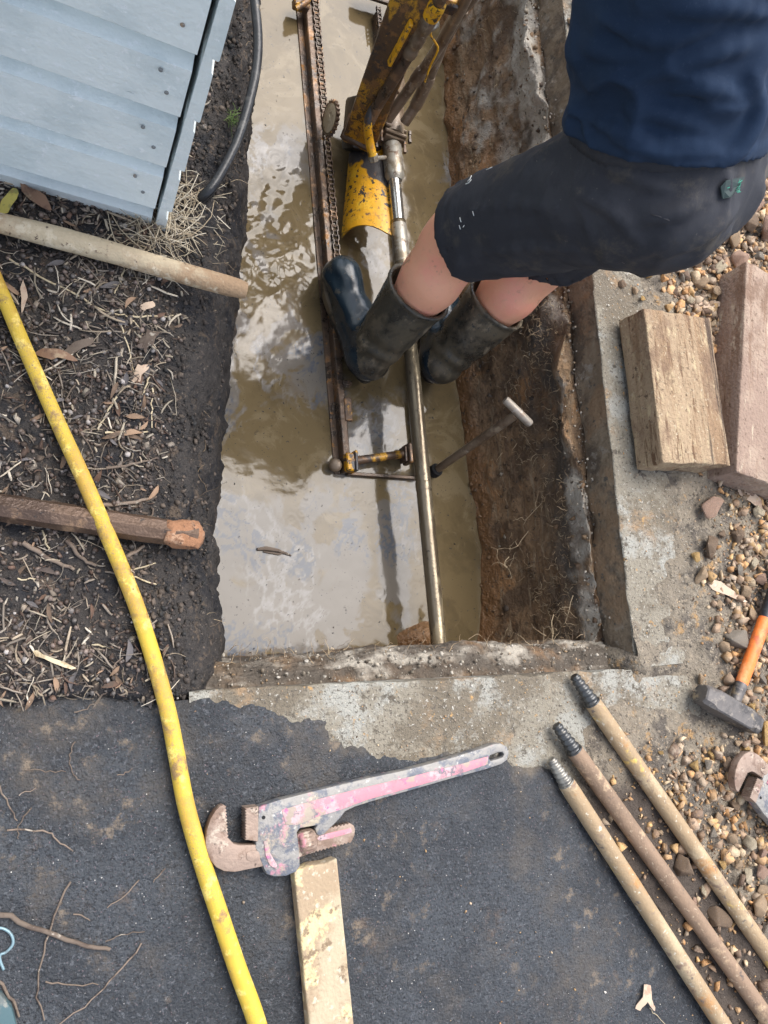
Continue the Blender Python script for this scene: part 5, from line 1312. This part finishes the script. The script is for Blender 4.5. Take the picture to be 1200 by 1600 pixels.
def region_of(x, y):
    if y < 100: return 'in the gravel beside the t-shirt'
    if x < 1085 and y < 480: return 'on the dirt above the short timber block'
    if y < 490: return 'in the gravel behind the worker, above the timber'
    if y < 640: return 'in the gap between the two timbers'
    if y < 860: return 'in the dirt just below the long timber balk'
    if y < 1010: return 'in the dirt above the orange hammer handle'
    if y < 1125: return 'beside the orange hammer handle'
    if y < 1200: return 'on the dirt around the hammer head'
    if x < 1110: return 'on the dirt right of the drill rod threads'
    return 'in the gravel below the half-hidden wrench'
ORD = ['topmost', 'second', 'third', 'fourth', 'fifth', 'sixth', 'seventh', 'eighth']
groups_ = {}
for i, (x, y, s_) in enumerate(OTHER):
    groups_.setdefault((('tan', 'grey', 'tan', 'gold', 'brown', 'cream', 'pink', 'tan')[i % 8], region_of(x, y)), []).append((y, x, s_))
for (tone_, reg_), lst in groups_.items():
    for k, (y, x, s_) in enumerate(sorted(lst)):
        lab = 'small %s stone %s' % (tone_, reg_) if len(lst) == 1 else ('%s small %s stone %s' % ('topmost' if k == 0 else ORD[k]+' highest', tone_, reg_))
        stone(x, y, s_*1.08, tone_, lab)
# --- the rest of the gravel
def gravel(name, n, lo, hi, region, dens, cols, sub=1, label=None, sink=.3, tilt=.5):
    shp = [rock_shape(sub, RNG, 8 if sub == 1 else 10) for _ in range(14)]
    xy = np.c_[RNG.uniform(region[0], region[1], n), RNG.uniform(region[2], region[3], n)]
    keep = RNG.uniform(0, 1, n) < dens(xy[:, 0], xy[:, 1]); xy = xy[keep]; n = len(xy)
    r = lo*(hi/lo)**(RNG.uniform(0, 1, n)**2.2)
    z = h_any(xy[:, 0], xy[:, 1])
    ok = z > -.03; xy, r, z = xy[ok], r[ok], z[ok]; n = len(xy)
    pos = np.c_[xy, z+r*.6*(1-2*sink)]
    cs = np.array(cols)[RNG.integers(0, len(cols), n)]*RNG.uniform(.7, 1.25, n)[:, None]
    V, F, C = scatter(shp, pos, r, rot_rand(n, RNG, tilt), cs, RNG)
    return col_obj(name, V, F, C, m_tone, label)
GC = [(.46, .29, .15), (.34, .235, .155), (.52, .33, .15), (.25, .165, .105), (.48, .265, .115), (.38, .29, .205), (.17, .115, .08), (.52, .40, .26)]
def d_right(x, y):
    e = x-1.62-.06*fbm(x, y, .35, 3, 91)
    lowc = sstep(.02, .22, (lip(x)-y)-.10)*(.22+.78*sstep(-.02, .10, (x-1.20)-.72*(-.16-y)))*sstep(1.25, 1.45, x+.35*(-.2-y))
    up_ = sstep(.0, .14, e)*(.25+.75*sstep(.45, .75, y)) 
    side = sstep(.05, .19, e)
    c = np.maximum(np.maximum(up_, side), lowc*.9)*(.80+.8*vn(x*9, y*9, seed=121)*1.0)
    return np.where((asph_sd(x, y) > -.005), 0, c)
gravel('gravel', 38000, .0036, .024, (1.2, 2.6, -1.2, 2.2), d_right, GC, 1, 'tan and grey gravel covering the dirt right of the pit')
gravel('coarse_gravel', 3000, .014, .026, (1.62, 2.6, .35, 2.2), lambda x, y: sstep(.55, .85, y+.4*(x-1.7))*.75, GC, 2, 'coarse tan gravel heaped behind the worker')
def d_grit(x, y): return np.where((x > 1.40) & (x < 1.75) | ((y < lip(x)) & (asph_sd(x, y) < 0)), .55*vn(x*14, y*14, seed=123)**2+.06, .0)+np.where(asph_sd(x, y) > 0, .045, 0)*(x > .2)
gravel('grit', 15000, .0014, .0042, (.3, 2.0, -1.1, 1.5), d_grit, GC+[(.12, .11, .10), (.6, .56, .5)], 1, 'fine grit scattered over the concrete and asphalt', .25)
# rubble crumbs on the ledges of the pit
n = 750; xs_ = RNG.uniform(.36, 1.42, n); ZL = RNG.uniform(-.02, .055, n); ok = RNG.uniform(0, 1, n) < .8
pos = np.c_[xs_, lip(xs_)+ZL+.012, np.interp(ZL, [-.02, .01, .05, .06], [-.045, -.05, -.085, -.11])+RNG.normal(0, .006, n)]
RC = [(.30, .27, .22), (.36, .33, .28), (.2, .17, .13), (.1, .08, .06), (.42, .39, .34)]
yy_ = RNG.uniform(-.08, 2.0, 1100); zz_ = RNG.normal(-.108, .016, 1100); pos2 = np.c_[1.385+RNG.normal(0, .014, 1100)-np.clip(-.12-zz_, 0, 1)*.6, yy_, zz_+.004]
pos = np.r_[pos, pos2]; n = len(pos); r = .0014*(5)**(RNG.uniform(0, 1, n)**2.5)
shp = [rock_shape(1, RNG) for _ in range(8)]
V, F, C = scatter(shp, pos, r, rot_rand(n, RNG, 1), np.array(RC)[RNG.integers(0, 5, n)]*RNG.uniform(.6, 1.15, n)[:, None], RNG)
col_obj('rubble_crumbs', V, F, C, m_tone, 'crumbs of mortar and soil on the pit ledges')

# --- mulch litter: seeds, chips, bark, straw
def stick_shape(rng, k=5, seg=4, bend=.12, taper=.6):
    t = np.linspace(-.5, .5, seg+1); p = np.c_[t, bend*rng.normal(0, 1)*(t*t*4-1)*.5+.02*rng.normal(size=seg+1), .03*rng.normal(size=seg+1)]
    V, F = tube(p, np.linspace(1, taper, seg+1)*.5, k)
    V2 = V.copy(); ctr = np.repeat(p, k, 0); V2 = ctr+(V-ctr)
    return p, k, V, F
def sticks(n, lmin, lmax, rmin, rmax, pos, cols, rng, flat=1.0, bend=.12, tilt=.12):
    Vs, Fs, Cs = [], [], []; off = 0
    for i in range(n):
        L = lmin*(lmax/lmin)**(rng.uniform()**1.8); r = rmin+(rmax-rmin)*rng.uniform()**1.5
        a = rng.uniform(0, 2*math.pi); d = np.array([math.cos(a), math.sin(a), rng.normal(0, tilt)]); sd_ = np.array([-d[1], d[0], 0])
        t = np.linspace(-.5, .5, 5); bd = rng.normal(0, bend)
        path = pos[i]+np.outer(t*L, d)+np.outer((t*t*4-1)*bd*L*.5+rng.normal(0, .012, 5)*L, sd_)
        V, F = tube(path, r*np.array([.8, 1, 1, .95, .6]), 5, squash=flat)
        T = tri(F); Vs.append(V); Fs.append(T+off); off += len(V)
        c = np.array(cols[rng.integers(0, len(cols))])*rng.uniform(.65, 1.25); Cs.append(np.repeat(c[None], len(V), 0))
    return np.concatenate(Vs), np.concatenate(Fs), np.concatenate(Cs)
def bed_pos(n, rng, lift=0.0, dens=None):
    out = []
    while sum(map(len, out)) < n:
        x = rng.uniform(-.40, .62, n*2); y = rng.uniform(-.16, 1.95, n*2)
        ok = (x < bank_top(y)-.005) & (asph_sd(x, y) < .015)
        d = (.30+.9*vn(x*7, y*7, seed=131))*(1-.75*sstep(-.09, -.005, x-bank_top(y)))*(1-.75*np.exp(-((x-.25)**2+(y-.12)**2)/.02))
        if dens is not None: d = dens(x, y)
        ok &= rng.uniform(0, 1, n*2) < d
        out.append(np.c_[x, y][ok])
    xy = np.concatenate(out)[:n]
    return np.c_[xy, h_bed(xy[:, 0], xy[:, 1])+lift]
BC = [(.085, .060, .046), (.055, .044, .038), (.13, .098, .075), (.19, .155, .12), (.04, .036, .034), (.10, .062, .045), (.28, .245, .20), (.20, .17, .14)]
seed_V, seed_F = ico(1); seeds = []
for k in range(8):
    V = seed_V*np.array([1, RNG.uniform(.75, 1), RNG.uniform(.65, .95)]); V = V*(1+.12*np.clip(V[:, :1], 0, 1)); seeds.append((V, seed_F))
n = 11500; pos = bed_pos(n, RNG); r = .0024*(2.8)**RNG.uniform(0, 1, n)**1.5; pos[:, 2] += r*.45
cs = np.array([(.10, .075, .06), (.06, .05, .045), (.17, .13, .11), (.075, .05, .038), (.13, .115, .105), (.035, .03, .03), (.34, .31, .29)])[RNG.choice(7, n, p=[.22, .20, .17, .13, .13, .09, .06])]*RNG.uniform(.7, 1.25, n)[:, None]
V, F, C = scatter(seeds, pos, r, rot_rand(n, RNG, 1), cs, RNG)
m_seed = mat('seed_husk', (.1, .1, .1), (), .5, attr='tone', bump=[(300, .001)])
o = col_obj('seed_litter', V, F, C, m_seed, 'brown gum nuts and seeds strewn over the mulch', smooth=True)
chips = []
for k in range(10):
    V, F = rock_shape(1, RNG, 8); chips.append((V*np.array([1, RNG.uniform(.3, .6), RNG.uniform(.15, .3)]), F))
n = 10000; pos = bed_pos(n, RNG); r = .0045*(4.0)**RNG.uniform(0, 1, n)**2; pos[:, 2] += r*.15
cs = np.array(BC)[RNG.integers(0, 8, n)]*RNG.uniform(.7, 1.55, n)[:, None]
V, F, C = scatter(chips, pos, r, rot_rand(n, RNG, .45), cs, RNG); col_obj('bark_litter', V, F, C, m_litter, 'dark bark chips strewn over the mulch')
n = 5000; pos = bed_pos(n, RNG, .004)
V, F, C = sticks(n, .012, .065, .0006, .0020, pos, BC+[(.26, .21, .15), (.22, .18, .14)], RNG, 1.0, .25); col_obj('twig_litter', V, F, C, m_litter, 'thin twigs and stalks strewn over the mulch')
n = 1250; pos = bed_pos(n, RNG, .007)
V, F, C = sticks(n, .010, .085, .0006, .0028, pos, [(.44, .38, .29), (.52, .46, .37), (.32, .27, .20), (.36, .29, .21), (.24, .20, .16)], RNG, .5, .10); col_obj('straw_litter', V, F, C, m_litter, 'pale straw and splinters strewn over the mulch')
# small leaves
def leaf_shape(rng):
    t = np.linspace(0, 1, 6); w = np.sin(np.pi*t**.8)*rng.uniform(.08, .17); cv = rng.uniform(-.25, .25)
    V = []
    for i in range(6):
        zc = .10*math.sin(t[i]*3)*rng.uniform(.5, 1.5); yc = cv*math.sin(math.pi*t[i])*.5
        V += [(t[i]-.5, yc+w[i], zc+.05), (t[i]-.5, yc, zc), (t[i]-.5, yc-w[i], zc+.05)]
    F = [(i*3+k, (i+1)*3+k, (i+1)*3+k+1, i*3+k+1) for i in range(5) for k in range(2)]
    return np.array(V), np.array(F)
lsh = [leaf_shape(RNG) for _ in range(8)]
n = 640; pos = bed_pos(n, RNG, .004); r = RNG.uniform(.014, .046, n)
cs = np.array([(.13, .075, .05), (.18, .12, .08), (.08, .06, .05), (.26, .17, .11), (.11, .10, .10)])[RNG.integers(0, 5, n)]*RNG.uniform(.7, 1.2, n)[:, None]
V, F, C = scatter(lsh, pos, r, rot_rand(n, RNG, .35), cs, RNG); col_obj('leaf_litter', V, F, C, m_litter, 'dry brown leaves strewn over the mulch')
# straw tuft at the foot of the shed
n = 330; base = []
while len(base) < n:
    px, py = RNG.uniform(190, 345), RNG.uniform(250, 440)
    w_ = math.exp(-((px-275)/55)**2-((py-352)/62)**2)
    if RNG.uniform() < w_: base.append(G(px, py, .006+.014*RNG.uniform()))
V, F, C = sticks(n, .03, .13, .0005, .0013, base, [(.52, .45, .33), (.44, .37, .26), (.60, .54, .43), (.34, .27, .18)], RNG, .7, .16, .22)
col_obj('dry_grass_tuft', V, F, C, m_litter, 'pale dry grass lying at the foot of the blue shed')
# green grass sprig
V, F, C = sticks(26, .025, .05, .0006, .0012, [P(364+RNG.normal(0, 4), 182+RNG.normal(0, 7), -.02+.02*RNG.uniform()) for _ in range(26)], [(.10, .17, .04), (.16, .22, .07)], RNG, .6, .15, .7)
col_obj('grass_sprig', V, F, C, m_litter, 'small green grass sprig beside the black hose')

# --- roots hanging from the pit walls
Vs, Fs, Cs = [], [], []; off = 0
wx, wy, wz = WALLX, WALLY, WALLZ
def root(p, d, L, r, c, wig=.35):
    global off
    path = [np.array(p)]; d = np.array(d, float); d /= np.linalg.norm(d)
    for k in range(7):
        d = d+RNG.normal(0, wig, 3)*np.array([.5, 1, 1]); d /= np.linalg.norm(d); path.append(path[-1]+d*L/7)
    V, F = tube(path, np.linspace(r, r*.35, 8), 4, cap=False); F = np.array(F); F = np.r_[F[:, [0, 1, 2]], F[:, [0, 2, 3]]]
    Vs.append(V); Fs.append(F+off); off += len(V); Cs.append(np.repeat((np.array(c)*RNG.uniform(.6, 1.2))[None], len(V), 0)); return path
RTC = [(.42, .31, .19), (.50, .39, .25), (.28, .20, .12), (.18, .13, .09)]
cl = [(.30+.0, -.17), (.55, -.18), (.72, -.20), (.80, -.16), (.18, -.19), (.05, -.20), (.42, -.24), (.66, -.30), (1.0, -.2), (.02, -.26), (.9, -.22), (.50, -.30), (1.4, -.25), (.12, -.30)]
for i in range(1500):
    if i < 1100:
        c = cl[RNG.integers(0, len(cl))]; y, z = c[0]+RNG.normal(0, .05), c[1]+RNG.normal(0, .030)
    else: y, z = RNG.uniform(-.08, 1.95), RNG.uniform(-.42, -.13)
    iy = int(np.clip(np.searchsorted(ys_wall := WALLY[:, 0], y), 0, len(WALLY)-1)); iz = int(np.argmin(np.abs(WALLZ[iy]-z)))
    p = (WALLX[iy, iz]+.004, WALLY[iy, iz], WALLZ[iy, iz])
    root(p, (-.8, RNG.normal(0, .8), -.5+RNG.normal(0, .6)), RNG.uniform(.012, .045), RNG.uniform(.0007, .0014), RTC[RNG.integers(0, 4)], .6)
for px, py, z, dx in ((870, 960, -.2, 0), (845, 1000, -.15, 0), (900, 930, -.15, 0), (830, 830, -.3, 0), (800, 870, -.3, 0), (860, 760, -.25, 0)):
    q = root(P(px, py, z)-[.01, 0, 0], (-.3, -.5, .1), .14, .0013, RTC[1], .35)
    for k in range(5): root(q[2+k], (-.3, RNG.normal(), RNG.normal()), .05, .0008, RTC[1], .5)
for i in range(150):
    x = RNG.uniform(.4, 1.35); root((x, lip(x)+.055+RNG.normal(0, .012), -.10+RNG.normal(0, .02)), (RNG.normal(0, .7), .6, RNG.normal(0, .4)), RNG.uniform(.02, .06), RNG.uniform(.0005, .0011), RTC[RNG.integers(0, 4)], .4)
for i in range(120):
    y = RNG.uniform(.0, 1.7); root((float(bank_top(y))+.02+RNG.uniform(0, .05), y, -.03-RNG.uniform(0, .15)), (.8, RNG.normal(0, .8), -.2), RNG.uniform(.02, .07), RNG.uniform(.0004, .0009), RTC[RNG.integers(0, 4)], .4)
col_obj('roots', np.concatenate(Vs), np.concatenate(Fs), np.concatenate(Cs), m_litter, 'fine pale roots hanging out of the pit walls')

# --- flecks floating on the water
fl_s = []
for k in range(6):
    V, F = rock_shape(1, RNG, 6); fl_s.append((V*np.array([1, .5, .12]), F))
n = 900; x = RNG.uniform(.45, 1.33, n); y = RNG.uniform(-.05, 1.9, n); pos = np.c_[x, y, np.full(n, WZ+.0008)]; r = .0012*(4.2)**RNG.uniform(0, 1, n)**2.2
cs = np.array([(.03, .03, .03), (.07, .06, .05), (.12, .11, .10), (.04, .05, .06)])[RNG.integers(0, 4, n)]
V, F, C = scatter(fl_s, pos, r, rot_rand(n, RNG, .05), cs, RNG); col_obj('floating_flecks', V, F, C, m_litter, 'dark flecks of bark floating on the muddy water')
single('floating_twig', MB().add(*tube([P(402, 858, WZ+.004), P(416, 857, WZ+.006), P(434, 860, WZ+.006), P(455, 868, WZ+.003)], [.004, .0062, .005, .002], 7)).add(*tube([P(412, 862, WZ+.003), P(436, 866, WZ+.004), P(448, 863, WZ+.003)], [.002, .003, .001], 6)), m_twig, 'dark flat twig floating on the grey sky reflection at lower left of the pool', 'twig')

# --- single twigs, straws and leaves that can be picked out
def twig(pts, r, m, label, lift=None, name='twig', cat='twig'):
    q = [G(*p, r*.7+.001) for p in pts]; q = catmull(q, 4) if len(q) > 2 else np.linspace(q[0], q[1], 6)
    q = q+RNG.normal(0, .0012, q.shape)*np.array([1, 1, .4])
    return single(name, tube(q, np.linspace(r, r*.65, len(q)), 7), m, label, cat, angle=60)
twig([(-20, 1422), (0, 1427), (67, 1453), (133, 1477), (173, 1482)], .0050, m_twig, 'thick dark stick with peeled patches lying at the left edge of the asphalt')
for pts, r, lab in (
    ([(10, 1297), (67, 1298), (90, 1312), (112, 1330)], .0017, 'grey bent twig on the asphalt, left of the hose and level with the wrench'),
    ([(-5, 1218), (13, 1258), (28, 1283)], .0016, 'short curved twig touching the left picture edge above the grey bent twig'),
    ([(116, 1158), (109, 1180), (112, 1205), (125, 1220)], .0013, 'thin hooked twig on the asphalt, topmost left of the hose'),
    ([(40, 1203), (72, 1204), (103, 1205)], .0012, 'straight thin brown twig lying crosswise near the upper left of the asphalt'),
    ([(109, 1378), (84, 1430), (68, 1487), (58, 1545), (69, 1593)], .0019, 'long wavy twig crossing under the thick dark stick'),
    ([(222, 1473), (180, 1523), (143, 1560), (85, 1604)], .0015, 'long curved twig running down to the lower picture edge left of the hose'),
    ([(72, 1532), (110, 1537), (154, 1538)], .0014, 'straight pale twig at the lower left of the asphalt'),
    ([(218, 1373), (195, 1398), (167, 1417)], .0012, 'thin arched twig in the middle of the asphalt left of the hose'),
    ([(165, 1470), (190, 1460), (225, 1455)], .0011, 'thin wavy twig starting at the tip of the thick dark stick'),
    ([(-5, 1530), (20, 1563), (28, 1588)], .0028, 'stout brown twig in the lower left corner'),
    ([(183, 1212), (207, 1201)], .0010, 'tiny pale splinter on the asphalt above the grey bent twig'),
    ([(117, 1425), (140, 1438)], .0013, 'tiny white splinter just right of the long wavy twig'),
    ([(257, 1357), (240, 1377)], .0013, 'short reddish twig close to the left side of the hose'),
    ([(30, 1242), (56, 1230)], .0010, 'tiny straight twig near the short curved twig at the left edge'),
    ([(48, 1262), (29, 1292), (29, 1310)], .0012, 'thin forked tip standing beside the grey bent twig'),
    ([(115, 1114), (140, 1103), (168, 1082)], .0012, 'thin twig lying across the upper edge of the asphalt')):
    twig(pts, r, m_twig, lab)
for pts, r, lab in (
    ([(13, 404), (60, 432), (100, 450), (160, 485), (203, 498), (222, 525)], .0022, 'longest straw across the mulch just below the clay-caked pole'),
    ([(203, 496), (240, 495), (277, 494)], .0021, 'straight pale straw joining the long straw end'),
    ([(194, 418), (186, 442), (178, 460)], .0020, 'upright pale straw just under the middle of the clay-caked pole'),
    ([(163, 677), (195, 676), (228, 677)], .0022, 'straight thick straw lying level in the lower mulch'),
    ([(182, 620), (166, 646), (153, 671)], .0022, 'slanting pale straw above the straight thick straw'),
    ([(190, 508), (200, 545), (208, 583)], .0018, 'thin upright straw in the middle of the mulch'),
    ([(237, 608), (238, 640), (238, 674)], .0018, 'thin straight straw right of the white chip'),
    ([(233, 590), (225, 612), (218, 628)], .0018, 'short straw leaning beside the white chip'),
    ([(304, 653), (293, 670), (283, 686)], .0024, 'pale splinter near the pit edge below the middle of the mulch'),
    ([(310, 565), (312, 580), (320, 600), (325, 585)], .0012, 'curled pale stalk close to the water edge'),
    ([(203, 900), (240, 912), (280, 925), (314, 938)], .0016, 'thin long stalk right of the yellow hose on dark soil'),
    ([(192, 893), (240, 882), (293, 863)], .0018, 'long grey stalk from the hose to the rusty bar end'),
    ([(67, 830), (73, 850), (78, 862)], .0020, 'short pale straw below the rusty bar, left of the hose'),
    ([(28, 905), (58, 905)], .0016, 'level white straw at the left below the rusty bar'),
    ([(145, 1007), (160, 1010), (178, 1014)], .0020, 'short white straw left of the hose in the lowest mulch'),
    ([(216, 960), (226, 980), (236, 1000)], .0018, 'thin straw tucked against the right side of the hose')):
    twig(pts, r, m_straw, lab, name='straw', cat='straw')
for pts, r, lab in (([(150, 790), (200, 786), (243, 778)], .0042, 'dark curved stick above the rusty bar, right of the hose'), ([(35, 850), (80, 875), (118, 890)], .0048, 'thick dark stick below the rusty bar, left of the hose'),
                    ([(180, 880), (205, 865), (225, 853)], .0045, 'dark stub of stick under the end of the rusty bar'), ([(105, 845), (125, 870), (150, 885)], .0042, 'bent dark stick left of the hose under the rusty bar'),
                    ([(165, 732), (205, 726), (242, 715)], .0030, 'brown stick near the pit edge above the rusty bar')):
    twig(pts, r, m_twig, lab, name='stick', cat='stick')
def plate(pts, m, label, name, cat, th=.0016, lift=.003, curl=.006):
    q = np.array([G(*p, lift) for p in pts]); c = q.mean(0); w = [tuple(np.array(p)+RNG.normal(0, .0012, 2)) for p in smooth_poly([tuple(p[:2]-c[:2]) for p in q], 2)]
    V, F = prism(w, 0, th, 0)
    zc = float(h_any(c[0], c[1])); R_ = np.abs(V[:, :2]).max()
    V[:, 2] += curl*np.sin(V[:, 0]/R_*2.2+1)*np.cos(V[:, 1]/R_*1.7)
    return single(name, (V+np.array([c[0], c[1], zc+lift+curl*.6]), F), m, label, cat, angle=40)
plate([(1002, 1536), (1012, 1538), (1012, 1556), (1018, 1572), (1016, 1577), (1006, 1562), (1000, 1572), (993, 1577), (992, 1570), (1000, 1555)], m_leafpale, 'forked pale pink leaf lying on the asphalt beside the drill rods', 'leaf', 'leaf')
twig([(1014, 1575), (1025, 1588), (1040, 1600)], .0010, m_straw, 'thin pale stalk trailing from the forked leaf', name='stalk', cat='stalk')
plate([(1104, 905), (1120, 910), (1140, 924), (1165, 940), (1158, 941), (1130, 930), (1112, 920)], m_leafpale, 'long narrow pale leaf curled on the dirt among the stones', 'leaf', 'leaf')
plate([(1150, 762), (1160, 766), (1178, 780), (1194, 798), (1186, 798), (1168, 784), (1154, 774)], m_leafpale, 'narrow pale leaf just below the end of the reddish timber', 'leaf', 'leaf')
plate([(1075, 476), (1105, 472), (1130, 476), (1146, 485), (1120, 482), (1090, 484)], m_leafpale, 'long cream leaf lying on gravel behind the timber block', 'leaf', 'leaf')
plate([(0, 325), (8, 312), (20, 298), (30, 304), (26, 320), (12, 338), (0, 338)], m_leafyel, 'yellow green leaf under the shed by the clay-caked pole', 'leaf', 'leaf', curl=.012)
plate([(30, 290), (45, 300), (70, 318), (82, 335), (66, 334), (44, 318)], m_leaf, 'curled brown leaf under the shed beside the yellow leaf', 'leaf', 'leaf', curl=.016)
plate([(52, 556), (66, 548), (84, 549), (102, 555), (120, 566), (100, 566), (80, 565), (64, 562)], m_leaf, 'long brown leaf right of the hose in the upper mulch', 'leaf', 'leaf', curl=.008)
plate([(219, 478), (236, 475), (241, 482), (230, 488), (221, 486)], m_leafpale, 'small pinkish leaf in the mulch below the clay-caked pole', 'leaf', 'leaf')
plate([(205, 600), (207, 586), (216, 572), (224, 574), (233, 570), (230, 580), (222, 587), (219, 596), (212, 598)], m_leafpale, 'broad white papery chip in the middle of the mulch', 'bark chip', 'bark chip'.replace(' ', ' ')).name = 'bark_chip'
plate([(56, 1016), (85, 1028), (114, 1040), (112, 1046), (84, 1036), (56, 1024)], m_straw, 'flat pale splinter of wood lying in the lowest mulch', 'wood_splinter', 'splinter', th=.004)
plate([(92, 560), (115, 553), (140, 540), (146, 530), (128, 533), (104, 545)], m_twig, 'grey willow-like leaf in the mulch right of the hose', 'leaf', 'leaf', curl=.006)
plate([(34, 440), (41, 455), (40, 480), (34, 490), (32, 470)], m_leafpale, 'upright pale sliver leaf right beside the hose at the upper left', 'leaf', 'leaf')
plate([(216, 534), (226, 527), (230, 516), (236, 524), (248, 524), (240, 534), (238, 546), (230, 545), (226, 556), (221, 546)], m_twig, 'dark grey crumpled leaf near the white chip', 'leaf', 'leaf', curl=.01)
# --- blue wire hook and the painted board corner at the lower left
m_bluewire = mat('pale_blue_wire', (.20, .30, .34), [((.16, .2, .22), 40, .56, .68)], .4, .3)
single('wire_hook', tube(catmull([G(-14, 1448, .004), G(6, 1450, .004), (G(18, 1460, .004)), G(20, 1474, .004), G(10, 1486, .004), G(0, 1491, .004), G(1, 1502, .004), G(6, 1514, .004)], 6), .0024, 10), m_bluewire, 'pale blue wire hook on the asphalt at the left edge', 'hook', angle=180)
c4 = [P(-70, 1540, .03), P(2, 1556, .03), P(26, 1604, .03), P(30, 1680, .03), P(-70, 1680, .03)]
Vp, Fp = prism(smooth_poly([tuple(p[:2]) for p in c4], 2), .006, .028, .003)
single('painted_board', (Vp, Fp), mat('weathered_blue_paint', (.05, .10, .115), [((.20, .21, .19), 40, .56, .66), ((.10, .12, .12), 14, .5, .62)], .7), 'pale blue painted board corner at the lower left of the asphalt', 'board')
# crumbs of soil on the bank
n = 8000; y = RNG.uniform(-.14, 1.95, n); u = RNG.uniform(-.10, .12, n); x = bank_top(y)+u
sl_ = np.clip(u/(bank_bot(y)+.03-bank_top(y)), 0, 1)**(1/.8)
z = np.where(u > 0, h_bed(bank_top(y), y)-(.60)*sl_**1.5, h_bed(x, y))
ok = asph_sd(x, y) < .01; pos = np.c_[x, y, z+.001][ok]; n = len(pos)
r = .0014*(7)**(RNG.uniform(0, 1, n)**2.2)
cs = np.array([(.03, .027, .025), (.05, .04, .034), (.02, .02, .02), (.09, .07, .055)])[RNG.integers(0, 4, n)]*RNG.uniform(.7, 1.3, n)[:, None]
shp = [rock_shape(1, RNG, 10) for _ in range(8)]
V, F, C = scatter(shp, pos, r, rot_rand(n, RNG, 1), cs, RNG); col_obj('soil_crumbs', V, F, C, m_litter, 'dark crumbs of soil along the edge of the garden bed')

# clods and stones standing out of the cut earth of the right wall
n = 1500; iy = RNG.integers(0, len(WALLY)-1, n); iz = RNG.integers(14, 84, n)
pos = np.c_[WALLX[iy, iz], WALLY[iy, iz], WALLZ[iy, iz]]+RNG.normal(0, .002, (n, 3))
r = .0022*(6.0)**(RNG.uniform(0, 1, n)**2.4)
cs = np.array([(.16, .10, .055), (.11, .072, .045), (.21, .14, .08), (.08, .06, .045), (.30, .26, .2)])[RNG.choice(5, n, p=[.32, .28, .2, .14, .06])]*RNG.uniform(.7, 1.25, n)[:, None]
V, F, C = scatter([rock_shape(1, RNG, 11) for _ in range(10)], pos, r, rot_rand(n, RNG, 1), cs, RNG); col_obj('soil_clods', V, F, C, m_litter, 'clods of brown earth standing out of the right pit wall')
